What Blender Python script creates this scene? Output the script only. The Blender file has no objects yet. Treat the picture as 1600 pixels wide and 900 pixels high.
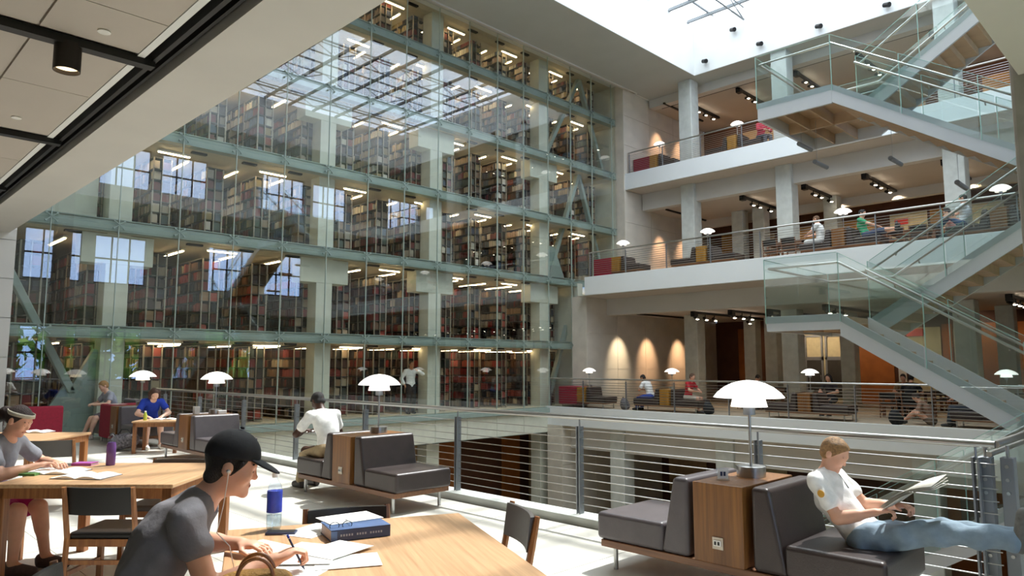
import bpy, bmesh, math, random
import numpy as np
from mathutils import Vector, Matrix
RNG = random.Random(7)
SC = bpy.context.scene
COL = SC.collection
# ------------------------------------------------------------------ camera
cam_d = bpy.data.cameras.new('camera'); cam_d.sensor_width = 36; cam_d.lens = 1115/1600*36
cam_d.clip_start = .05; cam_d.clip_end = 300
cam = bpy.data.objects.new('camera', cam_d); COL.objects.link(cam)
cam.location = (0, 0, 1.6)
cam.rotation_euler = (math.radians(90)+math.atan(120/1115), 0, math.radians(-45))
SC.camera = cam
# ------------------------------------------------------------------ world, sun, exposure
W = bpy.data.worlds.new('sky'); SC.world = W; W.use_nodes = True
wn = W.node_tree.nodes; wl = W.node_tree.links
bg = wn['Background']
tc = wn.new('ShaderNodeTexCoord'); sep = wn.new('ShaderNodeSeparateXYZ'); ramp = wn.new('ShaderNodeValToRGB')
wl.new(tc.outputs['Generated'], sep.inputs[0]); wl.new(sep.outputs['Z'], ramp.inputs[0]); wl.new(ramp.outputs[0], bg.inputs[0])
ramp.color_ramp.elements[0].position = 0.0; ramp.color_ramp.elements[0].color = (.36, .56, 1.0, 1)
ramp.color_ramp.elements[1].position = 0.55; ramp.color_ramp.elements[1].color = (.93, .97, 1.0, 1)
bg.inputs[1].default_value = 5.2
sun_d = bpy.data.lights.new('sun', 'SUN'); sun_d.energy = 7.0; sun_d.angle = .012; sun_d.color = (1, .97, .92)
sun = bpy.data.objects.new('sun', sun_d); COL.objects.link(sun); sun.location = (14, 8, 25)
sun.rotation_euler = Vector((-.76, -.04, -1.36)).to_track_quat('-Z', 'Y').to_euler()
por_d = bpy.data.lights.new('skylight_portal', 'AREA'); por_d.shape = 'RECTANGLE'; por_d.size = 19.5; por_d.size_y = 13.8
por_d.cycles.is_portal = True
por = bpy.data.objects.new('skylight_portal', por_d); COL.objects.link(por); por.location = (16.2, 8.13, 15.5)
SC.view_settings.view_transform = 'Standard'; SC.view_settings.look = 'None'
SC.view_settings.exposure = 0.0; SC.view_settings.gamma = 1.0; SC.view_settings.use_curve_mapping = False
cy = SC.cycles
cy.use_denoising = True; cy.max_bounces = 8; cy.diffuse_bounces = 5; cy.glossy_bounces = 4; cy.transmission_bounces = 4
cy.transparent_max_bounces = 24; cy.sample_clamp_indirect = 6; cy.caustics_reflective = False; cy.caustics_refractive = False
# ------------------------------------------------------------------ materials
def lin(h):
    h = h.lstrip('#'); o = []
    for i in (0, 2, 4):
        c = int(h[i:i+2], 16)/255; o.append(c/12.92 if c <= .04045 else ((c+.055)/1.055)**2.4)
    return tuple(o)+(1,)
MATS = {}
def nodes(name):
    m = bpy.data.materials.new(name); m.use_nodes = True; nt = m.node_tree
    b = nt.nodes['Principled BSDF']; MATS[name] = m
    return m, nt, b
def coords(nt, scale=(1, 1, 1), kind='Object', rot=(0, 0, 0)):
    t = nt.nodes.new('ShaderNodeTexCoord'); mp = nt.nodes.new('ShaderNodeMapping')
    mp.inputs['Scale'].default_value = scale; mp.inputs['Rotation'].default_value = rot
    nt.links.new(t.outputs[kind], mp.inputs[0]); return mp.outputs[0]
def mat(name, col, rough=.5, metal=0., vary=.10, scale=6., bump=0., bscale=60., spec=.5, coat=0.):
    if isinstance(col, str): col = lin(col)
    m, nt, b = nodes(name)
    b.inputs['Roughness'].default_value = rough; b.inputs['Metallic'].default_value = metal
    b.inputs['Specular IOR Level'].default_value = spec; b.inputs['Coat Weight'].default_value = coat
    co = coords(nt)
    n = nt.nodes.new('ShaderNodeTexNoise'); n.inputs['Scale'].default_value = scale; n.inputs['Detail'].default_value = 5
    nt.links.new(co, n.inputs['Vector'])
    r = nt.nodes.new('ShaderNodeValToRGB'); nt.links.new(n.outputs[0], r.inputs[0])
    r.color_ramp.elements[0].position = .3; r.color_ramp.elements[1].position = .7
    r.color_ramp.elements[0].color = tuple(c*(1-vary) for c in col[:3])+(1,)
    r.color_ramp.elements[1].color = tuple(min(1, c*(1+vary)) for c in col[:3])+(1,)
    nt.links.new(r.outputs[0], b.inputs['Base Color'])
    if bump:
        n2 = nt.nodes.new('ShaderNodeTexNoise'); n2.inputs['Scale'].default_value = bscale; n2.inputs['Detail'].default_value = 4
        nt.links.new(co, n2.inputs['Vector'])
        bp = nt.nodes.new('ShaderNodeBump'); bp.inputs['Strength'].default_value = bump; bp.inputs['Distance'].default_value = .01
        nt.links.new(n2.outputs[0], bp.inputs['Height']); nt.links.new(bp.outputs[0], b.inputs['Normal'])
    return m
def wood(name, c0, c1, axis=1, rough=.38, rot=0., freq=26.):
    m, nt, b = nodes(name); b.inputs['Roughness'].default_value = rough
    sc = [freq, freq, freq]; sc[axis] = freq*.035
    co = coords(nt, tuple(sc), rot=(0, 0, rot))
    n = nt.nodes.new('ShaderNodeTexNoise'); n.inputs['Scale'].default_value = 1.6; n.inputs['Detail'].default_value = 7; n.inputs['Roughness'].default_value = .62
    nt.links.new(co, n.inputs['Vector'])
    r = nt.nodes.new('ShaderNodeValToRGB'); nt.links.new(n.outputs[0], r.inputs[0])
    r.color_ramp.elements[0].position = .32; r.color_ramp.elements[0].color = lin(c0)
    r.color_ramp.elements[1].position = .68; r.color_ramp.elements[1].color = lin(c1)
    nt.links.new(r.outputs[0], b.inputs['Base Color'])
    bp = nt.nodes.new('ShaderNodeBump'); bp.inputs['Strength'].default_value = .06; bp.inputs['Distance'].default_value = .004
    nt.links.new(n.outputs[0], bp.inputs['Height']); nt.links.new(bp.outputs[0], b.inputs['Normal'])
    return m
def emit(name, col, s):
    m, nt, b = nodes(name); b.inputs['Base Color'].default_value = (.9, .9, .9, 1)
    b.inputs['Emission Color'].default_value = lin(col) if isinstance(col, str) else col
    b.inputs['Emission Strength'].default_value = s; b.inputs['Roughness'].default_value = .4
    n = nt.nodes.new('ShaderNodeTexNoise'); n.inputs['Scale'].default_value = 2.
    mr = nt.nodes.new('ShaderNodeMapRange'); mr.inputs[3].default_value = s*.94; mr.inputs[4].default_value = s*1.06
    nt.links.new(n.outputs[0], mr.inputs[0]); nt.links.new(mr.outputs[0], b.inputs['Emission Strength'])
    return m
def glass(name, tint, f0=.05, rough=0.0, gloss=(1, 1, 1, 1)):
    m = bpy.data.materials.new(name); m.use_nodes = True; nt = m.node_tree; nt.nodes.clear(); MATS[name] = m
    out = nt.nodes.new('ShaderNodeOutputMaterial'); tr = nt.nodes.new('ShaderNodeBsdfTransparent'); gl = nt.nodes.new('ShaderNodeBsdfGlossy')
    tr.inputs[0].default_value = tint; gl.inputs['Roughness'].default_value = rough; gl.inputs[0].default_value = gloss
    lw = nt.nodes.new('ShaderNodeLayerWeight'); lw.inputs[0].default_value = .5
    p = nt.nodes.new('ShaderNodeMath'); p.operation = 'POWER'; p.inputs[1].default_value = 5
    nt.links.new(lw.outputs['Facing'], p.inputs[0])
    mr = nt.nodes.new('ShaderNodeMapRange'); mr.inputs[3].default_value = f0; mr.inputs[4].default_value = 1.
    nt.links.new(p.outputs[0], mr.inputs[0])
    mx = nt.nodes.new('ShaderNodeMixShader'); nt.links.new(mr.outputs[0], mx.inputs[0])
    nt.links.new(tr.outputs[0], mx.inputs[1]); nt.links.new(gl.outputs[0], mx.inputs[2]); nt.links.new(mx.outputs[0], out.inputs[0])
    return m
def attr_mat(name, src='attr', rough=.6):
    m, nt, b = nodes(name); b.inputs['Roughness'].default_value = rough
    if src == 'attr':
        a = nt.nodes.new('ShaderNodeAttribute'); a.attribute_name = 'col'; o = a.outputs['Color']
    else:
        a = nt.nodes.new('ShaderNodeObjectInfo'); o = a.outputs['Color']
    n = nt.nodes.new('ShaderNodeTexNoise'); n.inputs['Scale'].default_value = 40
    mx = nt.nodes.new('ShaderNodeMix'); mx.data_type = 'RGBA'; mx.blend_type = 'MULTIPLY'; mx.inputs[0].default_value = .25
    nt.links.new(o, mx.inputs[6]); nt.links.new(n.outputs[1], mx.inputs[7]); nt.links.new(mx.outputs[2], b.inputs['Base Color'])
    return m
mat('floor_stone', '#d9d6cc', .42, vary=.07, scale=3, bump=.02)
mat('far_floor', '#b9ab96', .5, vary=.08)
mat('grout', '#8e8b82', .9)
mat('ceiling_panel', '#bdb4aa', .75, vary=.02, scale=2)
mat('plaster_white', '#e6e8e6', .7, vary=.025, scale=1.2)
mat('plaster_grey', '#c9c6c0', .75, vary=.03, scale=1.2)
mat('fascia', '#e3e8ea', .55, vary=.02, scale=1)
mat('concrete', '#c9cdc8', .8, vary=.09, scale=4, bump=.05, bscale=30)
mat('stone', '#cfc8bb', .7, vary=.08, scale=2.5, bump=.03)
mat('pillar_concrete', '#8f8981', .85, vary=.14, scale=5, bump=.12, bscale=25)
mat('soffit_grey', '#b9bcb8', .75, vary=.03, scale=1)
mat('truss_grey', '#7f8485', .5, vary=.05)
mat('joint_light', '#b4c3bb', .4, vary=.04)
mat('dark_slot', '#171513', .6)
mat('black_metal', '#1c1917', .45, metal=.3)
mat('steel', '#b4b4b2', .28, metal=1., vary=.04)
mat('steel_grey', '#8f9296', .45, metal=.6, vary=.05)
mat('stair_paint', '#c3c7ca', .45, vary=.03, scale=2)
mat('stair_soffit', '#b79c7e', .5, vary=.12, scale=3)
mat('green_steel', '#8f9f98', .45, vary=.05)
mat('stack_concrete', '#cfd1c2', .8, vary=.06, scale=3)
mat('stack_slab', '#c6bda6', .8, vary=.05)
mat('shelf_steel', '#43433e', .5, metal=.2, vary=.1)
mat('shelf_post', '#a39a8a', .5, metal=.3, vary=.1)
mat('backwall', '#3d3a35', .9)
mat('leather', '#3c3230', .36, vary=.12, scale=9, bump=.12, bscale=120)
mat('leather_grey', '#575052', .36, vary=.1, scale=9, bump=.12, bscale=120)
mat('red_fabric', '#8f1430', .8, vary=.12, scale=30, bump=.1, bscale=200)
mat('seat_black', '#1f1c1b', .38, vary=.1, bump=.08, bscale=150)
mat('seat_grey', '#55504d', .45, vary=.1, bump=.08, bscale=150)
mat('brass_plate', '#c9bfb0', .4, metal=.5)
mat('white_plastic', '#eceae4', .4)
mat('black_plastic', '#141416', .4)
mat('orange_wall', '#9c5a22', .6, vary=.18, scale=2)
mat('brown_wall', '#54301b', .6, vary=.2, scale=2)
mat('cream_wall', '#c9bf9a', .7, vary=.08)
mat('tan_wall', '#a58a66', .7, vary=.12)
mat('exit_red', '#c8342c', .5)
mat('leaf', '#86ad55', .7, vary=.35, scale=1.5)
mat('bark', '#54452f', .9, vary=.2)
mat('lawn', '#61823f', .9, vary=.2)
mat('paper', '#f2f1ec', .7, vary=.02)
mat('newsprint', '#cfc9bd', .8, vary=.12, scale=45)
mat('pink_cover', '#a04a98', .5)
mat('green_card', '#5d8a4e', .5)
mat('navy_cover', '#2a3350', .4, vary=.2, scale=12)
mat('blue_cover', '#4c6590', .4, vary=.3, scale=9)
mat('page_edge', '#b8aaa4', .8, vary=.15, scale=80)
mat('blue_label', '#2b3fae', .35, vary=.3, scale=25)
mat('violet_bottle', '#6c4a8c', .25, vary=.15)
mat('wicker', '#a57a3a', .7, vary=.3, scale=60, bump=.4, bscale=120)
mat('plush', '#b9b4ae', .9, vary=.2, scale=60, bump=.5, bscale=150)
mat('tag_red', '#c01f3d', .5)
mat('pattern_bag', '#6e6a70', .8, vary=.75, scale=28)
mat('dark_bag', '#23262a', .8, vary=.25, scale=12)
mat('juice_green', '#b3c44a', .4)
wood('table_wood', '#b48a64', '#d3ab80', axis=1)
wood('chair_wood', '#7c4a2b', '#a8703f', axis=2)
wood('console_wood', '#6d4626', '#93622f', axis=2)
wood('base_wood', '#6a4630', '#8d6242', axis=1)
wood('far_table_wood', '#6d4a35', '#8f6347', axis=1)
wood('gold_wood', '#93641f', '#b98836', axis=2)
emit('strip_glow', '#ffdca8', 22.)
emit('spot_glow', '#fff0d8', 25.)
emit('lamp_white', '#fff8ee', 1.15)
emit('lamp_warm', '#ffe6b8', 1.7)
emit('down_glow', '#ffdca6', 2.2)
emit('screen_glow', '#9db7de', 1.0)
mat('lamp_shade', '#f6f5f2', .3, vary=.01)
glass('stack_glass', (.965, .982, .970, 1), .072)
glass('guard_glass', (.925, .968, .962, 1), .085)
mat('guard_edge', '#a9cfc8', .25, vary=.05)
glass('roof_glass', (.97, .99, 1., 1), .04)
glass('bottle_plastic', (.90, .94, .97, 1), .07)
attr_mat('book_spines'); attr_mat('book_cover', 'obj')
# ------------------------------------------------------------------ mesh helpers
def V3(p): return Vector(p)
class MB:
    def __init__(s): s.v = []; s.f = []
    def box(s, x0, x1, y0, y1, z0, z1):
        n = len(s.v)
        s.v += [(x0, y0, z0), (x1, y0, z0), (x1, y1, z0), (x0, y1, z0), (x0, y0, z1), (x1, y0, z1), (x1, y1, z1), (x0, y1, z1)]
        s.f += [tuple(n+i for i in q) for q in ((0, 3, 2, 1), (4, 5, 6, 7), (0, 1, 5, 4), (1, 2, 6, 5), (2, 3, 7, 6), (3, 0, 4, 7))]
        return s
    def hexa(s, pts):
        n = len(s.v); s.v += [tuple(p) for p in pts]
        s.f += [tuple(n+i for i in q) for q in ((0, 3, 2, 1), (4, 5, 6, 7), (0, 1, 5, 4), (1, 2, 6, 5), (2, 3, 7, 6), (3, 0, 4, 7))]
        return s
    def obb(s, p0, p1, w, h, up=(0, 0, 1)):
        a, b = V3(p0), V3(p1); d = (b-a).normalized(); u = V3(up)
        if abs(d.dot(u)) > .99: u = V3((1, 0, 0))
        r = d.cross(u).normalized(); u = r.cross(d).normalized()
        q = [a-r*w/2-u*h/2, a+r*w/2-u*h/2, b+r*w/2-u*h/2, b-r*w/2-u*h/2, a-r*w/2+u*h/2, a+r*w/2+u*h/2, b+r*w/2+u*h/2, b-r*w/2+u*h/2]
        return s.hexa(q)
    def path(s, pts, r, n=8, caps=True):
        pts = [V3(p) for p in pts]; k = len(pts); rs = r if isinstance(r, (list, tuple)) else [r]*k
        base = len(s.v); prev = None
        for i, p in enumerate(pts):
            d = ((pts[min(i+1, k-1)]-pts[i]).normalized()+(pts[i]-pts[max(i-1, 0)]).normalized())
            d = d.normalized() if d.length > 1e-6 else V3((0, 0, 1))
            if prev is None:
                u = V3((0, 0, 1)) if abs(d.z) < .9 else V3((1, 0, 0)); u = (u-d*u.dot(d)).normalized()
            else:
                u = (prev-d*prev.dot(d)).normalized()
            prev = u; w = d.cross(u)
            for j in range(n):
                a = 2*math.pi*j/n; s.v.append(tuple(p+(u*math.cos(a)+w*math.sin(a))*rs[i]))
        for i in range(k-1):
            for j in range(n):
                s.f.append((base+i*n+j, base+i*n+(j+1) % n, base+(i+1)*n+(j+1) % n, base+(i+1)*n+j))
        if caps:
            s.f.append(tuple(base+j for j in reversed(range(n)))); s.f.append(tuple(base+(k-1)*n+j for j in range(n)))
        return s
    def tube(s, p0, p1, r0, r1=None, n=10): return s.path([p0, p1], [r0, r0 if r1 is None else r1], n)
    def lathe(s, prof, n=24, c=(0, 0, 0)):
        base = len(s.v)
        for r, z in prof:
            for j in range(n):
                a = 2*math.pi*j/n; s.v.append((c[0]+r*math.cos(a), c[1]+r*math.sin(a), c[2]+z))
        for i in range(len(prof)-1):
            for j in range(n): s.f.append((base+i*n+j, base+i*n+(j+1) % n, base+(i+1)*n+(j+1) % n, base+(i+1)*n+j))
        s.f.append(tuple(base+j for j in reversed(range(n)))); s.f.append(tuple(base+(len(prof)-1)*n+j for j in range(n)))
        return s
    def prism(s, poly, lo, hi, axis='z'):
        n = len(poly); b = len(s.v)
        mk = {'z': lambda p, q: (p[0], p[1], q), 'x': lambda p, q: (q, p[0], p[1]), 'y': lambda p, q: (p[0], q, p[1])}[axis]
        s.v += [mk(p, lo) for p in poly]+[mk(p, hi) for p in poly]
        s.f.append(tuple(b+i for i in range(n))); s.f.append(tuple(b+n+i for i in reversed(range(n))))
        for i in range(n): s.f.append((b+i, b+n+i, b+n+(i+1) % n, b+(i+1) % n))
        return s
    def mesh(s, name):
        me = bpy.data.meshes.new(name); me.from_pydata(s.v, [], s.f)
        bm = bmesh.new(); bm.from_mesh(me); bmesh.ops.recalc_face_normals(bm, faces=bm.faces); bm.to_mesh(me); bm.free()
        return me
    def build(s, name, m, parent=None, bevel=0, smooth=False, seg=2):
        me = s.mesh(name); return link(name, me, m, parent, bevel, smooth, seg)
def link(name, me, m, parent=None, bevel=0, smooth=False, seg=2):
    if m is not None and not me.materials: me.materials.append(MATS[m] if isinstance(m, str) else m)
    o = bpy.data.objects.new(name, me); COL.objects.link(o)
    if parent is not None: o.parent = parent
    if smooth:
        me.polygons.foreach_set('use_smooth', [True]*len(me.polygons)); me.set_sharp_from_angle(angle=math.radians(42))
    if bevel:
        md = o.modifiers.new('bevel', 'BEVEL'); md.width = bevel; md.segments = seg; md.limit_method = 'ANGLE'; md.harden_normals = smooth
    return o
def tag(o, label, cat=None, group=None, kind=None):
    if label: o['label'] = label
    if cat: o['category'] = cat
    if group: o['group'] = group
    if kind: o['kind'] = kind
    return o
def root(name, label, cat, loc=(0, 0, 0), rz=0., group=None, kind=None):
    o = bpy.data.objects.new(name, None); COL.objects.link(o); o.location = loc; o.rotation_euler = (0, 0, rz); o.empty_display_size = .1
    return tag(o, label, cat, group, kind)
def struct(name, mb, m, label=None, parent=None, **k):
    o = mb.build(name, m, parent, **k)
    if parent is None: o['kind'] = 'structure'
    if label: o['label'] = label
    return o
def dup(o, parent=None, loc=None, rz=None, label=None):
    c = o.copy(); COL.objects.link(c); c.parent = parent
    if loc is not None: c.location = loc
    if rz is not None: c.rotation_euler = (0, 0, rz)
    if label: c['label'] = label
    for ch in list(o.children): dup(ch, c)
    return c
def share(name, me, loc, parent=None, rz=0., scale=None):
    o = bpy.data.objects.new(name, me); COL.objects.link(o); o.location = loc; o.parent = parent
    if rz: o.rotation_euler = (0, 0, rz)
    if scale: o.scale = scale
    return o
def umesh(name, m):
    me = MB().box(-.5, .5, -.5, .5, -.5, .5).mesh(name); me.materials.append(MATS[m]); return me
def B(*a): return MB().box(*a)
ORD = ['first', 'second', 'third', 'fourth', 'fifth', 'sixth', 'seventh', 'eighth', 'ninth', 'tenth', 'eleventh', 'twelfth', 'thirteenth', 'fourteenth', 'fifteenth', 'sixteenth', 'seventeenth', 'eighteenth']
# ================================================================== THE BUILDING
# levels: ours and the far first balcony z=0, second 4.94, third 9.88, roof soffit 13.75, lower hall -4.94
fl = struct('floor', B(-8, 5.72, -3, 18.4, -.62, -.012), 'grout', 'reading terrace floor of large pale stone tiles')
tile_me = B(0, .894, 0, .894, -.012, 0).mesh('tile'); tile_me.materials.append(MATS['floor_stone'])
for i in range(-2, 7):
    for j in range(0, 20):
        w = .9 if i < 6 else .38
        o = share('tile', tile_me, (-.1+i*.9, .2+j*.9, 0), fl)
        if i == 6: o.scale = (.34/.894, 1, 1)
MB().box(-8, -1.906, -3, 18.4, -.012, 0).box(-1.9, 5.72, -3, .194, -.012, 0).build('paving', 'floor_stone', fl)
struct('trim_1', B(5.72, 5.99, 1.05, 18.3, -.65, .07), 'concrete', 'grey kerb under the terrace railing', bevel=.01)
struct('floor_south', B(5.72, 20.5, -3, 1.05, -.65, 0), 'floor_stone', 'bridge floor along the south edge of the atrium')
struct('floor_lower', B(-8, 36, -3, 25, -5.2, -4.94), 'far_floor', 'floor of the lower hall')
struct('floor_east', B(20.5, 34, -3, 18.6, -.65, 0), 'far_floor', 'first balcony floor across the atrium')
struct('trim_2', B(20.42, 20.5, -3, 18.6, -.66, .04), 'fascia', 'white slab edge of the first balcony', bevel=.01)
struct('trim_3', MB().box(21.42, 21.5, -3, 17.45, 4.27, 4.98), 'fascia', 'white slab edge of the second balcony', bevel=.01)
struct('floor_east_second', MB().box(21.5, 34, -3, 17.45, 4.28, 4.94).box(22.3, 34, 17.45, 18.1, 4.28, 4.94), 'far_floor', 'second balcony floor slab')
struct('trim_4', B(25.12, 25.2, -3, 18.15, 9.2, 9.92), 'fascia', 'white slab edge of the third balcony', bevel=.01)
struct('floor_east_third', B(25.2, 34, -3, 18.1, 9.21, 9.88), 'far_floor', 'third balcony floor slab')
# soffit colour under the east slabs and the set-back beams
struct('ceiling_east_first', MB().box(21.5, 23.2, -3, 17.9, 4.255, 4.278).box(23.6, 34, -3, 17.7, 3.66, 3.72), 'ceiling_panel', 'pale ceiling over the first balcony')
struct('ceiling_east_second', MB().box(25.2, 26.3, -3, 18.1, 9.185, 9.208).box(26.7, 34, -3, 18.1, 8.5, 8.56), 'ceiling_panel', 'pale ceiling over the second balcony')
struct('ceiling_east_third', B(27.4, 34, -3, 18.1, 13.4, 13.46), 'ceiling_panel', 'pale ceiling over the third balcony')
struct('trim_5', B(23.2, 23.6, -3, 17.75, 3.6, 4.27), 'plaster_grey', 'white drop beam under the second balcony')
struct('trim_6', B(26.3, 26.7, -3, 18.05, 8.45, 9.2), 'plaster_grey', 'white drop beam under the third balcony')
struct('trim_7', B(27.0, 27.4, -3, 18.05, 13.35, 13.75), 'plaster_grey', 'white drop beam under the roof')
for k, (x, z) in enumerate(((23.62, 3.655), (26.72, 8.495), (27.42, 13.395))):
    struct('trim_%d' % (8+k), B(x, x+.12, -3, 17.7, z-.012, z+.03), 'dark_slot', 'dark slot behind the drop beam, level %s' % ORD[k])
struct('trim_16', B(30.4, 30.7, -3, 18, 8.12, 8.5), 'plaster_grey', 'pale bulkhead at the back of the second balcony')
struct('trim_11', B(20.9, 21.3, -3, 17.8, -1.5, -.65), 'plaster_grey', 'white drop beam under the first balcony')
struct('ceiling_lower', B(21.3, 34, -3, 18, -1.45, -1.38), 'ceiling_panel', 'ceiling of the lower hall')
# east back walls, pieces of differently coloured panelling
def panels(name, x, z0, z1, spans, label):
    w = struct(name, B(x, x+.3, -3, 18.6, z0, z1), 'brown_wall', label)
    for (y0, y1, m, a, b) in spans: B(x-.05, x, y0, y1, z0+a, z0+b).build('panel', m, w, bevel=.01)
    return w
panels('wall_east_first', 32, 0, 3.66, [(15.9, 16.6, 'orange_wall', 0, 3.3), (14.3, 15.2, 'orange_wall', 0, 3.3), (11.3, 13.7, 'cream_wall', 0, 3.2), (9.75, 11.1, 'orange_wall', 0, 3.2), (9.3, 9.6, 'plaster_grey', 0, 3.0), (8, 9.2, 'cream_wall', 0, 3.1), (7.6, 7.95, 'orange_wall', 0, 3.2), (7.0, 7.55, 'cream_wall', .4, 3.0), (5.0, 6.7, 'orange_wall', 0, 3.2), (1, 4.6, 'orange_wall', 0, 3.2)], 'panelled back wall of the first balcony')
panels('wall_east_second', 32, 4.94, 8.5, [(16.5, 17.3, 'gold_wood', 0, 3), (14.6, 15.6, 'tan_wall', 0, 2.8), (12.4, 13.8, 'gold_wood', 0, 2.9), (10.2, 11.6, 'gold_wood', 0, 2.9), (8.2, 9.6, 'cream_wall', 0, 2.9), (7.6, 8.1, 'gold_wood', 0, 2.9), (5.6, 7.2, 'cream_wall', 0, 2.9), (3.6, 5.2, 'gold_wood', 0, 2.9), (.5, 3.2, 'tan_wall', 0, 2.9)], 'panelled back wall of the second balcony')
panels('wall_east_third', 32, 9.88, 13.4, [(14, 16, 'tan_wall', 0, 3), (11.6, 13.2, 'gold_wood', 0, 2.8), (8, 10.6, 'tan_wall', 0, 2.9), (3, 6, 'gold_wood', 0, 2.9)], 'panelled back wall of the third balcony')
panels('wall_east_lower', 27, -4.94, -1.45, [(15.6, 17.4, 'tan_wall', 0, 3.4), (13.2, 14.9, 'orange_wall', 0, 3.3), (12.2, 13.1, 'cream_wall', 0, 3.3), (8.2, 10.8, 'brown_wall', 0, 3.2), (5, 7.2, 'orange_wall', 0, 3), (1, 4, 'brown_wall', 0, 3)], 'warm brown back wall of the lower hall')
# light stone wall at the north end of the balconies, coursed in large slabs
wn1 = struct('wall_north_first', B(21.9, 32, 17.78, 18.5, 0, 4.3), 'stone', 'stone end wall of the first balcony washed by spotlights')
wn2 = struct('wall_north_second', B(25.05, 32, 18.13, 18.6, 4.94, 9.2), 'stone', 'stone end wall of the second balcony')
wn3 = struct('wall_north_third', B(25.05, 32, 18.13, 18.6, 9.2, 14), 'stone', 'stone end wall of the third balcony')
wn0 = struct('wall_north_lower', B(20.4, 27, 17.78, 18.5, -4.94, -.65), 'stone', 'stone end wall of the lower hall')
slab_me = umesh('stone_slab', 'stone')
def course(par, x0, x1, yf, z0, z1, dx, dz):
    x = x0
    while x < x1-.05:
        w = min(dx, x1-x); z = z0
        while z < z1-.05:
            h = min(dz, z1-z); share('stone_slab', slab_me, (x+w/2, yf-.012, z+h/2), par, scale=(w-.012, .024, h-.012)); z += h
        x += w
course(wn1, 21.9, 30, 17.78, 0, 4.25, 2.0, 1.42)
course(wn2, 25.05, 31, 18.13, 4.94, 9.18, 2.0, 1.42)
course(wn3, 25.05, 31, 18.13, 9.9, 13.9, 2.0, 1.34)
course(wn0, 20.4, 26.4, 17.78, -4.94, -.7, 2.0, 1.42)
# left end wall
wl_ = struct('wall_north_left', B(-8, 2.96, 17.02, 18.4, 0, 4.3), 'plaster_grey', 'pale panelled pier at the far left end of the terrace')
pan_me = umesh('wall_panel', 'plaster_grey')
for k in range(6):
    z0 = .2+k*.775
    h = min(.775, 4.25-z0)
    if h > .1:
        for x0 in (-.4, 1.3): share('wall_panel', pan_me, (x0+.83, 17.0, z0+h/2), wl_, scale=(1.65, .03, h-.012))
struct('wall_west', B(-8.3, -8, -3, 18.4, -.6, 14), 'plaster_white', 'plain white wall behind the terrace')
# the ceiling over the terrace
ce = struct('ceiling', B(-8, 1.93, -3, 17.0, 4.30, 4.94), 'ceiling_panel', 'panelled ceiling over the reading terrace')
cp_me = umesh('ceiling_board', 'ceiling_panel')
for i, (x0, x1) in enumerate(((1.165, 1.90), (.39, 1.155), (-.39, .38), (-1.16, -.40))):
    y = 17.0
    ys = [3.38, 4.6, 5.75, 6.46, 6.64, 7.9, 9.6, 9.78, 11.05, 12.75, 12.93, 14.2, 15.9]
    for a, b in zip(ys[:-1], ys[1:]):
        if b-a > .3: share('ceiling_board', cp_me, ((x0+x1)/2, (a+b)/2, 4.285), ce, scale=(x1-x0-.008, b-a-.012, .03))
MB().box(1.96, 2.2, -3, 17, 4.36, 4.42).build('slot_back', 'dark_slot', ce)
MB().box(2.02, 2.06, -3, 17, 4.25, 4.42).box(2.12, 2.15, -3, 17, 4.27, 4.40).build('slot_rail', 'black_metal', ce)
MB().box(1.90, 1.96, -3, 17, 4.262, 4.5).build('edge_bead', 'plaster_white', ce)
struct('trim_12', MB().box(2.2, 2.83, -3, 17, 4.22, 4.95).box(1.96, 2.2, -3, 17, 4.42, 4.95).box(2.18, 2.24, -3, 17, 4.20, 4.3), 'plaster_grey', 'pale edge beam of the ceiling over the terrace')
tk_me = umesh('track', 'black_metal')
for k, y in enumerate((3.4, 6.55, 9.69, 12.84, 15.99)):
    t = share('light_track', tk_me, (.4, y, 4.24), None, scale=(3.3, .11, .07))
    tag(t, 'black ceiling track over the terrace, %s from the camera' % ORD[k], 'light track', 'terrace tracks')
mat('cup_metal', '#241c17', .5, metal=.2)
for k, (x, y) in enumerate(((1.40, 6.58), (-.35, 6.55), (1.2, 9.69), (1.2, 12.84))):
    r = root('downlight', ['black cylinder downlight with glowing mouth on the near track', 'black cylinder downlight at the far left of the near track', 'black cylinder downlight on the second track', 'black cylinder downlight on the third track'][k], 'downlight', (x, y, 4.2), group='terrace downlights')
    MB().lathe([(.10, 0.03), (.10, -.2), (.094, -.2), (.09, -.12), (.0, -.12)][:4], 28).build('housing', 'cup_metal', r, smooth=True)
    MB().lathe([(.089, -.13), (.089, -.165), (.05, -.15)], 24).build('reflector', 'down_glow', r, smooth=True)
for k, (x, y) in enumerate(((1.56, 6.2), (1.5, 9.1))):
    tag(MB().lathe([(.045, 0), (.05, -.012), (.03, -.018)], 20, (x, y, 4.27)).build('ceiling_sensor', 'white_plastic', smooth=True), ['round white ceiling disc beside the near downlight', 'round white ceiling disc near the second track'][k], 'sensor')
# other slabs round the void (west and south), the roof and the skylight well
struct('floor_west_third', B(-8, 2.8, -3, 17, 9.2, 9.88), 'plaster_white', 'third floor slab over the west side')
struct('wall_north_left_upper', B(-8, 2.96, 17.02, 18.4, 4.3, 14), 'plaster_white', 'white wall above the left pier')
struct('ceiling_south', B(2.83, 25, -3, 1.16, 4.22, 4.94), 'plaster_grey', 'second floor slab along the south edge')
struct('floor_south_third', B(2.83, 25, -3, 1.16, 9.2, 9.88), 'plaster_white', 'third floor slab along the south edge')
struct('ceiling_roof', MB().box(-8, 6.4, -3, 18.0, 13.75, 15.95).box(25.95, 34, -3, 18.6, 13.75, 15.95).box(6.4, 25.95, 15.06, 18.0, 13.75, 15.95).box(6.4, 25.95, -3, 1.2, 13.75, 15.95).box(-8, 26, 18.0, 18.75, 13.98, 16.6), 'plaster_white', 'white roof soffit and skylight well')
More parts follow.
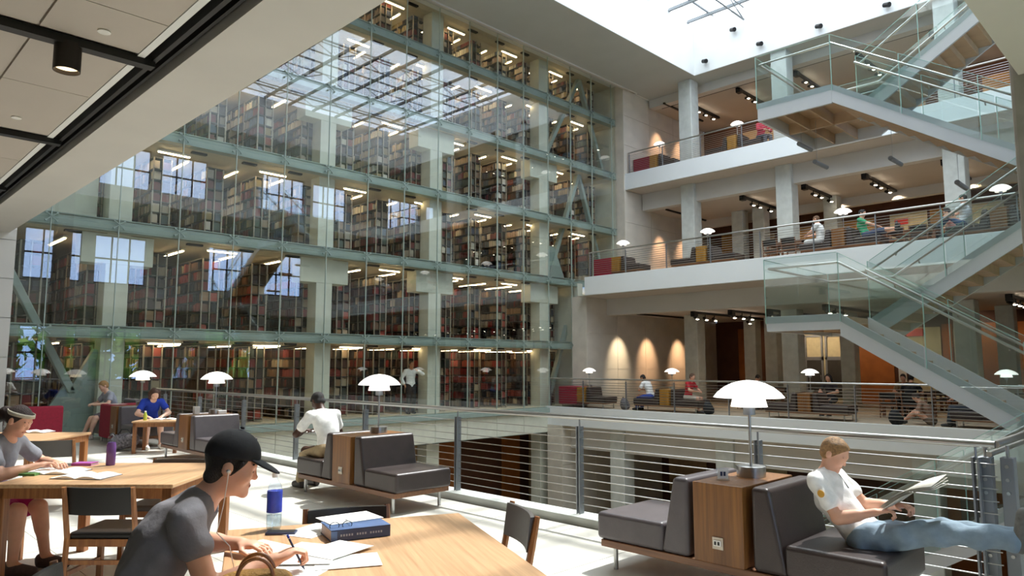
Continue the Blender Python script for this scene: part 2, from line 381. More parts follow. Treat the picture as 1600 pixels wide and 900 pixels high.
struct('ceiling_soffit', MB().box(2.9, 25.95, 15.06, 17.9, 13.73, 13.75).box(25.95, 27.0, -3, 18, 13.73, 13.75).box(2.9, 25.2, 18.0, 18.48, 13.95, 13.98), 'soffit_grey', 'grey soffit between the skylight and the glass wall')
struct('trim_13', B(2.9, 25.2, 17.9, 18.0, 13.68, 13.8), 'plaster_grey', 'plaster bead along the soffit beside the glass')
# skylight
sky = root('window_1', 'roof skylight glazing with white rafters and trusses', None, (0, 0, 15.95), kind='structure')
rf = MB().box(-.05, .05, 1.2, 15.06, -.12, 0).mesh('rafter'); rf.materials.append(MATS['truss_grey'])
for k in range(14): share('rafter', rf, (6.8+k*1.44, 0, .06), sky)
pl = MB().box(6.4, 25.95, -.035, .035, .06, .12).mesh('purlin'); pl.materials.append(MATS['truss_grey'])
for k in range(6): share('purlin', pl, (0, 2.6+k*2.3, 0), sky)
rp = MB().box(-.70, .70, -1.13, 1.13, .13, .15).mesh('pane'); rp.materials.append(MATS['roof_glass'])
for i in range(13):
    for j in range(6): share('pane', rp, (7.52+i*1.44, 2.35+j*2.3, 0), sky)
mt = MB()
for k in range(8):
    xa = 6.6+k*2.4
    mt.tube((xa, 0, -.62), (xa+2.4, 0, -.62), .035, n=6); mt.tube((xa, 0, -.1), (xa+2.4, 0, -.1), .03, n=6)
    mt.tube((xa, 0, -.62), (xa+1.2, 0, -.1), .02, n=6); mt.tube((xa+1.2, 0, -.1), (xa+2.4, 0, -.62), .02, n=6)
tm = mt.mesh('truss'); tm.materials.append(MATS['truss_grey'])
for k in range(4): share('truss', tm, (0, 3.4+k*3.1, 0), sky)
# spotlights on the skylight well
for k, (y, z) in enumerate(((14.47, 14.15), (12.07, 14.11), (9.78, 14.03), (7.45, 13.99), (13.17, 15.07))):
    r = root('well_spotlight', 'small black spotlight on the white well wall, %s' % ['nearest the corner above the concrete column', 'second from the corner', 'third from the corner', 'fourth from the corner', 'highest, under the skylight bars'][k], 'spotlight', (25.93, y, z), group='well spotlights')
    MB().tube((0, 0, 0), (-.12, 0, 0), .03).build('arm', 'black_metal', r)
    MB().tube((-.1, .1, .03), (-.2, -.1, -.05), .08, .09, 12).build('head', 'black_metal', r, smooth=True)
# concrete columns of the east side
def column(x, y, z0, z1, label, s=.62, m='concrete'):
    return tag(B(x-s/2, x+s/2, y-s/2, y+s/2, z0, z1).build('concrete_column', m, bevel=.03), label, 'column', 'concrete columns')
for k, y in enumerate((15.65, 11.5, 5.85)):
    n = ['beside the stone end wall', 'in the middle of the balcony', 'at the right behind the stair'][k]
    column(26.4, y, 0, 3.66, 'grey concrete column on the first balcony, '+n)
    column(26.4, y, 4.94, 9.2, 'grey concrete column on the second balcony, '+n)
    column(26.4, y, 9.88, 13.75, 'grey concrete column on the third balcony, '+n)
    column(21.1, y-.1, -4.94, -.65, 'grey concrete column of the lower hall, '+n)
for k, (x, y) in enumerate(((29.8, 14.8), (29.8, 13.85), (29.8, 10.7), (29.8, 6.5), (29.8, 5.4))):
    column(x, y, 0, 3.66, 'dim inner concrete column behind the first balcony, %s from the stone wall' % ORD[k], .55)
for k, y in enumerate((15.2, 14.2, 11.1)):
    column(29.8, y, 4.94, 8.5, 'dim inner concrete column behind the second balcony, %s from the stone wall' % ORD[k], .55)
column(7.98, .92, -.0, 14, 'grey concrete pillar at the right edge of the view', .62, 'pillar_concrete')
# south facade with windows, and the garden beyond
struct('wall_south_lower', B(-8, 36, -3.3, -3, -5.2, -.6), 'tan_wall', 'south wall of the lower hall')
struct('wall_west_lower', B(-8.3, -8, -3, 25, -5.2, -.6), 'tan_wall', 'west wall of the lower hall')
fs = struct('wall_south', MB().box(-8, 34, -3.3, -3, -.6, .8).box(-8, 34, -3.3, -3, 3.5, 5.7).box(-8, 34, -3.3, -3, 8.2, 10.6).box(-8, 34, -3.3, -3, 13, 16.6), 'plaster_white', 'white south wall with rows of windows')
pier = umesh('pier', 'plaster_white')
wfr = MB()
for x in (-1.2, -.42, .42, 1.2): wfr.box(x-.03, x+.03, -.05, .05, 0, 1)
for z in (0, .5, .97): wfr.box(-1.2, 1.2, -.05, .05, z, z+.03)
wfm = wfr.mesh('window_frame'); wfm.materials.append(MATS['black_metal'])
wpm = B(-1.2, 1.2, -.01, .01, 0, 1).mesh('window_pane'); wpm.materials.append(MATS['roof_glass'])
n = 2
for (z0, z1) in ((.8, 3.5), (5.7, 8.2), (10.6, 13.0)):
    for k in range(14):
        x = -6.5+k*3
        if (z0 < 5 and k not in (3, 4, 5, 6, 8)) or (4 < z0 < 9 and k not in (3, 4, 5, 6, 8, 9)) or (z0 > 9 and k in (0, 1, 2, 4, 8, 11)):
            share('pier', pier, (x, -3.15, (z0+z1)/2), fs, scale=(3.0, .3, z1-z0)); continue
        share('pier', pier, (x+1.5, -3.15, (z0+z1)/2), fs, scale=(.6, .3, z1-z0))
        w = root('window_%d' % n, 'south window with dark frame', None, (x, -3.15, z0), kind='structure'); n += 1
        share('window_frame', wfm, (0, 0, 0), w, scale=(1, 1, z1-z0)); share('window_pane', wpm, (0, 0, 0), w, scale=(1, 1, z1-z0))
struct('ground', B(-60, 90, -60, -3.4, -5.4, -5.1), 'lawn', 'lawn outside the south windows')
for k, (x, y, h, r_) in enumerate(((5.9, -8.6, 9.2, 2.8), (12.0, -8.8, 9.6, 2.9), (18.4, -9, 9.2, 2.9))):
    t = root('garden_tree', 'leafy green tree outside the windows, %s' % ['leftmost', 'middle', 'rightmost'][k], 'tree', (x, y, -5.1), group='garden trees')
    MB().path([(0, 0, 0), (.1, 0, h*.5), (0, .1, h*.8)], [.3, .22, .12]).build('trunk', 'bark', t, smooth=True)
    m = MB(); rr = random.Random(k)
    for i in range(900):
        u = V3((rr.gauss(0, 1), rr.gauss(0, 1), rr.gauss(0, 1))).normalized()*r_*rr.uniform(.6, 1.05); c = V3((0, 0, h*.8))+u
        a = V3((rr.gauss(0, 1), rr.gauss(0, 1), rr.gauss(0, 1))).normalized()*.3; b = u.normalized().cross(a).normalized()*.3
        q = len(m.v); m.v += [tuple(c-a), tuple(c+b), tuple(c+a), tuple(c-b)]; m.f.append((q, q+1, q+2, q+3))
    tag(m.build('foliage', 'leaf', t), None, kind='stuff')
# ================================================================== railings
def railing(label, x, y0, y1, z, posts, ncab, rt=.022, ht=1.07, double=True):
    r = root('railing', label, 'railing', (x, y0, z)); L = y1-y0
    MB().tube((0, 0, ht-rt), (0, L, ht-rt), rt, n=14).build('handrail', 'steel', r, smooth=True)
    pm = MB().box(-.03, .03, -.012, .012, 0, ht-.10)
    if double: pm = MB().box(-.035, .035, -.024, -.012, 0.02, ht-.12).box(-.035, .035, .012, .024, .02, ht-.12)
    pm.tube((0, 0, ht-.14), (0, 0, ht-.03), .008, n=6)
    pme = pm.mesh('post'); pme.materials.append(MATS['steel_grey'])
    for p in posts: share('post', pme, (0, p-y0, 0), r)
    cm = MB().tube((0, 0, 0), (0, L, 0), .0045 if double else .008, n=6).mesh('cable'); cm.materials.append(MATS['steel'])
    for k in range(ncab): share('cable', cm, (0, 0, .12+k*(ht-.28)/(ncab-1)), r)
    return r
railing('long steel cable railing along the reading terrace edge', 5.87, 1.18, 17.4, .05, [1.3, 2.9, 4.87, 6.82, 8.85, 10.85, 12.8, 14.82, 16.75], 10, ht=1.03, rt=.026)
railing('steel cable railing of the first balcony', 20.6, 1.2, 18.55, .04, [18.5, 16.9, 14.97, 13.03, 11.08, 9.2, 7.32, 5.44, 3.6, 1.7], 10, rt=.028, double=False)
railing('steel cable railing of the second balcony', 21.6, 1.2, 17.35, 4.98, [17.3, 15.62, 13.85, 12.12, 10.35, 8.65, 6.87, 5.22, 3.5, 1.8], 10, rt=.028, double=False, ht=.98)
railing('steel cable railing of the third balcony', 25.3, 1.2, 18.05, 9.92, [18.0, 16.3, 14.5, 12.7, 10.9, 9.1, 7.3, 5.5, 3.7, 1.9], 10, rt=.028, double=False, ht=.98)
r = root('corner_railing', 'steel rail running right from the terrace corner beside bolted plates', 'railing', (5.9, 1.18, 0))
MB().tube((-.03, 0, 1.055), (3.4, 0, 1.055), .026, n=14).build('handrail', 'steel', r, smooth=True)
MB().tube((-.03, .04, .985), (3.4, .04, .985), .018, n=12).build('lower_handrail', 'steel', r, smooth=True)
for k, (dx, dy) in enumerate(((.06, .08), (.12, -.04))):
    pl_ = B(dx-.05, dx+.05, dy-.04, dy+.04, .02, .96).build('newel_plate', 'steel_grey', r, bevel=.004)
    for z in (.3, .42, .72, .81, .9): MB().tube((dx-.062, dy, z), (dx-.05, dy, z), .012, n=8).build('bolt', 'steel', pl_)
    MB().tube((dx, dy, .96), (dx, dy, 1.04), .012, n=8).build('stem', 'steel', pl_)
B(.3, 3.4, -.006, .006, .08, .98).build('glass_panel', 'guard_glass', r)
# ================================================================== the stair in the void
def flight(par, x0, x1, ya, za, yb, zb, up_glass=True):
    """a flight from (ya,za) at its high end to (yb,zb); stringers, treads, risers, glass and rails"""
    dy, dz = yb-ya, zb-za; L = math.hypot(dy, dz); s = .17
    for x in (x0, x1):
        MB().prism([(ya, za+.03), (yb, zb+.03), (yb, zb-.36), (ya, za-.36)], x-.03, x+.03, 'x').build('stringer', 'stair_paint', par)
    n_ = max(4, round(abs(dz)/.165)); ty, tz = dy/n_, dz/n_
    tr = MB().box(x0+.03, x1-.03, 0, 1, -.05, 0); trm = B(x0+.03, x1-.03, -abs(ty)*.52, abs(ty)*.52, -.05, 0).mesh('tread'); trm.materials.append(MATS['stair_soffit'])
    rim = B(x0+.03, x1-.03, -.012, .012, -abs(tz)-.03, -.05).mesh('riser'); rim.materials.append(MATS['stair_soffit'])
    for k in range(n_):
        share('tread', trm, (0, ya+ty*(k+.5), za+tz*(k+1)-.14), par); share('riser', rim, (0, ya+ty*k, za+tz*k-.14), par)
    for side, x in enumerate((x0-.045, x1+.045)):
        g = 3
        for k in range(g):
            f0, f1 = k/g+.004, (k+1)/g-.004
            ya_, yb_, za_, zb_ = ya+dy*f0, ya+dy*f1, za+dz*f0, za+dz*f1
            MB().prism([(ya_, za_-.1), (yb_, zb_-.1), (yb_, zb_+1.12), (ya_, za_+1.12)], x-.008, x+.008, 'x').build('glass_panel', 'guard_glass', par)
            MB().obb((x, ya_, za_+1.124), (x, yb_, zb_+1.124), .016, .008).obb((x, ya_, za_-.1), (x, ya_, za_+1.12), .016, .006).build('glass_edge', 'guard_edge', par)
        xi = x+(.06 if side == 0 else -.06)
        h = MB().tube((xi, ya, za+.95), (xi, yb, zb+.95), .024, n=10).build('handrail', 'steel', par, smooth=True)
        bk = MB().tube((xi, 0, 0), (x, 0, -.04), .014, n=6).mesh('bracket'); bk.materials.append(MATS['steel'])
        for k in range(4): share('bracket', bk, (0, ya+dy*(k+.5)/4, za+dz*(k+.5)/4+.92), h)
def landing(par, x0, x1, y0, y1, z, t=.25):
    MB().box(x0-.03, x0+.03, y0, y1, z-t, z+.03).box(x1-.03, x1+.03, y0, y1, z-t, z+.03).box(x0, x1, y1-.06, y1, z-t, z+.03).build('landing_fascia', 'stair_paint', par, bevel=.005)
    B(x0+.03, x1-.03, y0, y1-.06, z-.1, z).build('landing_deck', 'stair_soffit', par)
    for k in range(1, 3): B(x0+.03, x1-.03, y0+(y1-y0)*k/3-.02, y0+(y1-y0)*k/3+.02, z-t+.03, z-.1).build('landing_rib', 'stair_soffit', par)
    B((x0+x1)/2-.03, (x0+x1)/2+.03, y0, y1-.06, z-t+.03, z-.1).build('landing_rib', 'stair_soffit', par)
    for xx in (x0-.045, x1+.045): MB().obb((xx, y0, z+1.124), (xx, y1, z+1.124), .016, .008).obb((xx, y1, z-.1), (xx, y1, z+1.12), .016, .006).build('glass_edge', 'guard_edge', par)
    MB().obb((x0, y1+.018, z+1.124), (x1, y1+.018, z+1.124), .016, .008).build('glass_edge', 'guard_edge', par)
    B(x0-.053, x0-.037, y0, y1, z-.1, z+1.12).build('glass_panel', 'guard_glass', par)
    n_ = 2
    for k in range(n_): B(x0+(x1-x0)*k/n_+.01, x0+(x1-x0)*(k+1)/n_-.01, y1+.01, y1+.026, z-.1, z+1.12).build('glass_panel', 'guard_glass', par)
    B(x1+.037, x1+.053, y0, y1, z-.1, z+1.12).build('glass_panel', 'guard_glass', par)
    MB().path([(x0+.03, y0, z+.95), (x0+.03, y1-.06, z+.95), (x1-.03, y1-.06, z+.95), (x1-.03, y0, z+.95)], .024, n=10).build('landing_handrail', 'steel', par, smooth=True)
st = root('staircase', 'lower glass sided staircase with grey stringers and landing over the void', 'staircase', (13, 0, 0), group='atrium stairs')
landing(st, 0, 3.0, 4.8, 6.15, 2.47)
flight(st, 0, 1.4, 4.8, 2.47, .85, 0)
flight(st, 1.6, 3.0, .85, 4.94, 4.8, 2.47)
st2 = root('staircase', 'upper glass sided staircase with bronze underside below the skylight', 'staircase', (15, 0, 4.94), group='atrium stairs')
landing(st2, 0, 3.0, 5.48, 7.12, 2.5, .38)
flight(st2, 0, 1.4, 5.48, 2.5, 1.6, 0)
flight(st2, 1.6, 3.0, 1.6, 4.94, 5.48, 2.5)
st3 = root('staircase', 'glass sided flight leading down to the lower hall at the right', 'staircase', (11.4, 0, 0), group='atrium stairs')
flight(st3, 0, 1.45, 1.7, 0, 5.6, -2.47)
flight(st3, 1.6, 3.0, 5.6, -2.47, 1.7, -4.94)
landing(st3, 0, 3.0, 5.6, 7.0, -2.47)
for k, (y, z) in enumerate(((6.75, 6.75), (6.4, 6.25), (4.8, 6.0), (3.6, 5.25))):
    r = root('pendant_tube', 'slim grey tube pendant under the upper stair, %s from the left' % ORD[k], 'pendant', (16.6, y, z), group='tube pendants')
    MB().tube((-.35, .0, .0), (.35, 0, 0), .05, n=14).build('body', 'steel_grey', r, smooth=True)
    MB().tube((-.2, 0, .05), (-.2, 0, 1.0 if k < 2 else 1.2), .005, n=5).build('cord', 'steel', r)
# ================================================================== THE GLAZED BOOK STACKS
GY = 18.5
ZF = [0.0, 2.38, 4.92, 7.38, 9.87, 12.30, 13.97]
SE = [3.84+1.39*k for k in range(16)]                       # vertical glass joints
FN = ['ground', 'second', 'third', 'fourth', 'fifth', 'top']
def xend(f): return 22.2 if f < 2 else 25.02
gw = root('window_99', 'tall clear glass wall in front of the book stacks, held by steel clips', None, (0, GY, 0), kind='structure')
for f in range(6):
    xs = [2.98]+[s for s in SE if s < xend(f)-.2]+[xend(f)]
    for a, b in zip(xs[:-1], xs[1:]):
        B(a+.006, b-.006, -.012, .012, ZF[f]+.012, ZF[f+1]-.012).build('pane', 'stack_glass', gw)
jm = {}
for s in SE:
    z0 = 0 if s < 22.1 else 4.92
    B(s-.007, s+.007, -.02, .03, z0, 13.95).build('joint', 'joint_light', gw)
# X shaped spider clips on every joint at every floor
sp = MB()
for a in (-1, 1):
    sp.obb((-.11, -.045, -.09*a), (.11, -.045, .09*a), .022, .018)
for a in (-1, 1):
    for b in (-1, 1): sp.tube((.11*a, -.06, .09*b), (.11*a, -.01, .09*b), .024, n=8)
spm = sp.mesh('spider_clip'); spm.materials.append(MATS['green_steel'])
for f in range(1, 6):
    for s in SE:
        if s < xend(f-1): share('spider_clip', spm, (s, 0, ZF[f]), gw)
# horizontal steel beams behind the glass
for f in range(1, 6):
    xe = 22.3 if f < 2 else 25.05
    b = B(2.98, xe, GY+.06, GY+.26, ZF[f]-.13, ZF[f]+.11).build('steel_beam', 'green_steel', bevel=.02)
    MB().box(2.98, xe, GY+.03, GY+.3, ZF[f]+.11, ZF[f]+.135).box(2.98, xe, GY+.03, GY+.3, ZF[f]-.155, ZF[f]-.13).build('flange', 'green_steel', b)
    tag(b, 'green grey steel beam behind the glass at the %s floor of the stacks' % FN[f], 'beam', 'stack beams')
# slabs, back and side walls of the stacks
for f in range(6):
    struct('floor_stack_%d' % (f+1), B(2.98, 25.05, GY+.3, 25.5, ZF[f]-.16, ZF[f]), 'stack_slab', 'floor slab of the stacks, %s floor' % FN[f])
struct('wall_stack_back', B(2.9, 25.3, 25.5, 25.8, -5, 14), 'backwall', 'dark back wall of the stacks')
struct('wall_stack_left', B(2.7, 2.97, 18.42, 25.5, -5, 14), 'plaster_white', 'left wall of the stacks')
struct('wall_stack_right', MB().box(25.06, 25.3, 18.62, 25.5, 4.3, 14).box(22.3, 22.6, 18.52, 25.5, -.2, 4.9), 'stack_concrete', 'right wall of the stacks')
struct('ceiling_stack', B(2.9, 25.3, 18.76, 25.5, 13.98, 14.2), 'stack_slab', 'ceiling over the top stack floor')
struct('wall_stack_shear', B(2.98, 4.95, 19.3, 19.5, 4.93, 7.2), 'stack_concrete', 'blank concrete wall in the left bay of the third stack floor')
sb = struct('trim_14', B(2.98, 22.3, GY+.02, GY+.3, -.95, -.01), 'green_steel', 'clad band under the glass wall')
cl_me = B(.008, 1.382, -.02, 0, .01, .73).mesh('clad_panel'); cl_me.materials.append(MATS['stack_concrete'])
for k in range(13): share('clad_panel', cl_me, (3.84+1.39*k, GY+.02, -.94), sb)
struct('trim_15', B(5.95, 22.2, GY-.12, GY+.3, -.2, -.02), 'green_steel', 'grey green ledge at the foot of the glass wall', bevel=.02)
# below: panelled lower hall behind the clad band
wl0 = struct('wall_lower_north', B(2.9, 22.3, 21.2, 21.5, -4.94, -.95), 'brown_wall', 'dark wood wall of the lower hall under the stacks')
for k, (a, b, m) in enumerate(((14.6, 16.3, 'tan_wall'), (17.2, 18.2, 'orange_wall'), (20.6, 21.6, 'orange_wall'))): B(a, b, 21.14, 21.2, -4.94, -1.2).build('panel', m, wl0)
struct('wall_lower_end', B(22.2, 22.5, 18.5, 21.5, -4.94, -.95), 'tan_wall', 'end wall of the lower hall under the stacks')
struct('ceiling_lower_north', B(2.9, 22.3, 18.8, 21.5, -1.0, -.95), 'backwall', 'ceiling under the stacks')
# concrete columns with wide heads
for k, x in enumerate((5.365, 10.99, 15.19, 20.70)):
    c = root('stack_column', 'pale concrete column with stepped heads behind the glass, %s from the left' % ORD[k], 'column', (x, 19.15, 0), group='stack columns')
    B(-.265, .265, -.25, .25, -4.94, 13.97).build('shaft', 'stack_concrete', c, bevel=.01)
    for z in (4.74, 9.70): B(-.80, .80, -.26, .26, z-.72, z).build('head', 'stack_concrete', c, bevel=.01)
# steel bracing
def brace(pts, label, w=.2):
    r = root('steel_brace', label, 'brace', (0, 19.2, 0), group='stack braces')
    for p, q in pts: MB().obb((p[0], 0, p[1]), (q[0], 0, q[1]), .16, w, (0, 1, 0)).build('strut', 'green_steel', r, bevel=.02)
    return r
brace([((23.3, 14.0), (20.95, 9.9)), ((23.3, 14.0), (25.0, 9.9))], 'inverted V steel brace in the top right bay of the stacks')
brace([((23.2, 9.75), (21.2, 4.95)), ((23.2, 9.75), (25.0, 4.95))], 'inverted V steel brace in the middle right bay of the stacks')
brace([((23.0, 4.8), (21.2, 0.2))], 'slanting steel brace in the lower right bay of the stacks')
br = brace([((3.0, 4.2), (4.62, .98)), ((5.1, 1.95), (4.62, .98))], 'slanting steel brace with big gusset plate at the lower left of the stacks', .24)
MB().prism([(4.5, 1.2), (4.72, 1.0), (5.1, 1.75), (5.1, -.02), (4.1, -.02), (4.2, .68)], -.06, .06, 'y').build('gusset_plate', 'green_steel', br)
g2 = brace([((21.1, 5.0), (21.25, 5.3))], 'triangular gusset plate at the foot of the right braces', .2)
MB().prism([(20.97, 5.0), (22.3, 5.0), (21.6, 6.4), (20.97, 6.4)], -.04, .04, 'y').build('gusset_plate', 'green_steel', g2)
# shelving
XR = [3.72+1.39*k for k in range(16)]
rng = random.Random(11)
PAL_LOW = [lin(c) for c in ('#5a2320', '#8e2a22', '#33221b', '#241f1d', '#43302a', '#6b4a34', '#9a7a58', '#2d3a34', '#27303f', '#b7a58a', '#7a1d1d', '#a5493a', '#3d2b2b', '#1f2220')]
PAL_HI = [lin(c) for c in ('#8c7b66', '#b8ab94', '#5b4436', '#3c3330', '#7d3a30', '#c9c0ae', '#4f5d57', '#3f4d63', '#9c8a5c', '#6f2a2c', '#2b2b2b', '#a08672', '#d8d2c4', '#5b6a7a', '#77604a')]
bv, bf, bc = [], [], []
singles = []
LVL = [.08, .37, .66, .95, 1.24, 1.53, 1.82]
sh_cache = {}
def shelf_mesh(L):
    if L not in sh_cache:
        a = B(-.235, .235, 0, L, 0, .022).mesh('shelf'); a.materials.append(MATS['shelf_steel'])
        u = MB().box(-.24, -.205, 0, .03, 0, 2.1).box(.205, .24, 0, .03, 0, 2.1).box(-.012, .012, 0, .03, 0, 2.1).mesh('upright'); u.materials.append(MATS['shelf_post'])
        c = B(-.01, .01, .03, L, .03, 2.08).mesh('divider'); c.materials.append(MATS['shelf_steel'])
        t = B(-.24, .24, 0, L, 2.1, 2.12).mesh('canopy'); t.materials.append(MATS['shelf_steel'])
        sh_cache[L] = (a, u, c, t)
    return sh_cache[L]
def add_book(x0, x1, y0, y1, z0, z1, col):
    n = len(bv)
    bv.extend([(x0, y0, z0), (x1, y0, z0), (x1, y1, z0), (x0, y1, z0), (x0, y0, z1), (x1, y0, z1), (x1, y1, z1), (x0, y1, z1)])
    bf.extend([(n+4, n+5, n+6, n+7), (n, n+1, n+5, n+4), (n+3, n, n+4, n+7), (n+1, n+2, n+6, n+5)])
    bc.extend([col]*8)
for f in range(6):
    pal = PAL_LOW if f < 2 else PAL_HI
    cnt = 0
    for k, x in enumerate(XR):
        if x > xend(f)-.3: continue
        if f == 2 and k < 1: continue
        L = 4.0 if x < 8 else (3.0 if x < 14 else 2.2); z0 = ZF[f]
        r = root('bookcase', 'steel library bookcase on the %s stack floor, %s from the left' % (FN[f], ORD[cnt]), 'bookcase', (x, 19.55, z0), group='stack bookcases'); cnt += 1
        a, u, c, t = shelf_mesh(L)
        for z in LVL: share('shelf', a, (0, 0, z-.022), r)
        for q in range(int(L/.95)+1): share('upright', u, (0, q*.95, 0), r)
        share('divider', c, (0, 0, 0), r); share('canopy', t, (0, 0, 0), r)
        run = None
        for li, z in enumerate(LVL):
            for side in (-1, 1):
                y = .05; ymax = L-.05 if side < 0 else .6
                base = rng.choice(pal)
                while y < ymax:
                    if rng.random() < .035: y += rng.uniform(.08, .35); base = rng.choice(pal); continue
                    if rng.random() < .13: base = rng.choice(pal)
                    w = rng.uniform(.018, .048); h = rng.uniform(.185, .25); d = rng.uniform(.15, .205)
                    if f < 2: w *= 1.2
                    if y+w > ymax: break
                    jit = rng.uniform(.75, 1.3); col = tuple(min(1, q*jit) for q in base[:3])+(1,)
                    e = .225-rng.uniform(0, .03)
                    xa, xb = (x-e, x-e+d) if side < 0 else (x+e-d, x+e)
                    if side < 0 and f < 2 and 2 <= k <= 6 and y < 1.1 and 1 <= li <= 5 and len(singles) < 300:
                        singles.append((xa, xb, 19.55+y, 19.55+y+w-.003, z0+z, z0+z+h, col, f, k, li))
                    else:
                        add_book(xa, xb, 19.55+y, 19.55+y+w-.003, z0+z, z0+z+h, col)
                    y += w
me = bpy.data.meshes.new('shelved_books'); me.from_pydata(bv, [], bf)
at = me.color_attributes.new('col', 'FLOAT_COLOR', 'POINT'); at.data.foreach_set('color', np.array(bc, dtype=np.float32).ravel())
tag(link('shelved_books', me, 'book_spines'), 'thousands of mixed books filling the shelves of the stacks', 'books', kind='stuff')
bk_me = umesh('book', 'book_cover')
def cname(c):
    r_, g_, b_ = c[:3]; v = max(c[:3]); sat = (v-min(c[:3]))/max(v, 1e-4)
    if v < .022: return 'black'
    if sat < .3: return 'pale' if v > .3 else 'grey'
    if r_ >= g_ >= b_: return ('dark red' if v < .15 else 'red') if g_ < .42*r_ else ('tan' if v > .2 else 'brown')
    if b_ > r_: return 'dark blue' if b_ > g_ else 'dark green'
    return 'red' if r_ > g_ else 'green'
for (xa, xb, ya, yb, za, zb, col, f, k, li) in singles:
    o = share('book', bk_me, ((xa+xb)/2, (ya+yb)/2, za), None, scale=(xb-xa, yb-ya, zb-za)); o.location.z = (za+zb)/2; o.color = col
    tag(o, '%s book on shelf %s from the floor, %s bookcase from the left, %s stacks' % (cname(col), ORD[li], ORD[k], FN[f]), 'book', 'stack books')
# strip lights and small black boxes under every slab
sl_y = B(-.02, .02, 0, 1.5, -.03, 0).mesh('tube'); sl_y.materials.append(MATS['strip_glow'])
sl_x = B(-.4, .4, -.018, .018, -.03, 0).mesh('tube'); sl_x.materials.append(MATS['strip_glow'])
hs_y = B(-.05, .05, -.02, 1.52, 0, .05).mesh('housing'); hs_y.materials.append(MATS['white_plastic'])
hs_x = B(-.42, .42, -.045, .045, 0, .05).mesh('housing'); hs_x.materials.append(MATS['white_plastic'])
vm = B(-.2, .2, -.06, .06, -.05, 0).mesh('ceiling_box'); vm.materials.append(MATS['black_plastic'])
for f in range(6):
    zt = ZF[f+1]-.17 if f < 5 else 13.97
    n1 = 0
    for k, x in enumerate(XR):
        xx = x+.695
        if xx > xend(f)-.3: continue
        if f == 2 and k < 1: continue
        r = root('strip_light', 'lit ceiling strip above the %s aisle of the %s stack floor' % (ORD[n1], FN[f]), 'strip light', (xx, 19.75, zt-.08), group='stack strip lights')
        share('tube', sl_y, (0, 0, 0), r); share('housing', hs_y, (0, 0, 0), r)
        if (k+f) % 2 == 0 and xx > 7:
            r = root('strip_light', 'short lit strip along the glass before the %s aisle, %s stack floor' % (ORD[n1], FN[f]), 'strip light', (x+.2, 19.36, zt-.06), group='stack strip lights')
            share('tube', sl_x, (0, 0, 0), r); share('housing', hs_x, (0, 0, 0), r)
        if k % 1 == 0 and not any(abs(xx-c) < .9 for c in (5.365, 10.99, 15.19, 20.7)):
            tag(share('ceiling_box', vm, (xx, 18.98, zt), None), 'small black box under the slab before the %s aisle, %s stack floor' % (ORD[n1], FN[f]), 'vent', 'slab boxes')
        n1 += 1
# ================================================================== track spotlights of the balconies
def spot(par, p, target, energy, size=38, col=(1, .76, .52)):
    d = bpy.data.lights.new('spot_lamp', 'SPOT'); d.energy = energy; d.spot_size = math.radians(size); d.spot_blend = 1.; d.color = col; d.shadow_soft_size = .04
    o = bpy.data.objects.new('spot_lamp', d); COL.objects.link(o); o.parent = par; o.location = p
    o.rotation_euler = (V3(target)-V3(p)).to_track_quat('-Z', 'Y').to_euler(); return o
def track(x0, x1, y, z, heads, label, lamps):
    r = root('spot_track', label, 'track lights', (x0, y, z), group='balcony tracks')
    B(0, x1-x0, -.06, .06, -.08, 0).build('bar', 'black_metal', r)
    B(.05, .3, -.09, .09, -.2, -.0).build('driver', 'black_metal', r)
    for i, hx in enumerate(heads):
        h = MB().tube((hx, 0, -.08), (hx-.02, 0, -.2), .02, n=8).tube((hx+.02, .08, -.2), (hx-.1, -.10, -.3), .055, .06, 12).build('spot_head', 'black_metal', r, smooth=True)
        MB().lathe([(.06, 0), (.045, -.012)], 14, (hx-.11, -.12, -.31)).build('lens', 'spot_glow', h)
    for (p, t, e, sz) in lamps: spot(r, p, t, e, sz)
    return r
for k, (y, e) in enumerate(((13.6, 90), (11.05, 90), (8.85, 90), (6.3, 90), (3.8, 90))):
    track(26.8, 30.35, y, 8.49, [1.0, 1.6, 2.6], 'black track with spotlights over the second balcony, %s from the stone wall' % ORD[k], [((3.4, 0, -.3), (5.3, -.6, -1.9), e*.8, 115), ((1.9, 0, -.4), (1.6, -.3, -3.3), e*.9, 110)])
for k, y in enumerate((16.4, 14.0, 11.5, 9.1, 6.6)):
    track(27.6, 30.4, y, 13.39, [.9, 1.5, 2.2], 'black track with spotlights over the third balcony, %s from the stone wall' % ORD[k], [((1.6, 0, -.4), (4.4, -.3, -2.4), 190, 120)])
for k, (x, y) in enumerate(((24.3, 14.5), (24.6, 13.1), (25.2, 11.9), (24.6, 9.6), (25, 7), (24.8, 4.4))):
    track(x, 30.9, y, 3.65, [.3, 1.0, 1.7, 4.6], 'black track with spotlights over the first balcony, %s from the stone wall' % ORD[k], [((30.5-x, 0, -.3), (32.2-x, -.3, -1.6), 75, 115), ((1.2, 0, -.4), (1.0, -.3, -3.2), 70, 105)])
ww = root('spot_track', 'wall washing spotlights beside the stone wall of the first balcony', 'track lights', (23.7, 16.6, 3.65), group='balcony tracks')
B(0, 5.2, -.04, .04, -.06, 0).build('bar', 'black_metal', ww)
for (tx) in (.23, 2.3, 4.75): spot(ww, (tx, 0, -.2), (tx, 1.2, -1.9), 420, 50, (1, .60, .34) if tx > 1 else (1, .8, .55))
for (z, lab) in ((8.49, 'second'), (13.39, 'third')):
    ww = root('spot_track', 'wall washing spotlights beside the stone wall of the %s balcony' % lab, 'track lights', (26.9, 17.2, z), group='balcony tracks')
    B(0, 3.4, -.04, .04, -.06, 0).build('bar', 'black_metal', ww)
    for tx in (.8, 2.7): spot(ww, (tx, 0, -.2), (tx, .9, -2.2), 360, 52, (1, .58, .34))
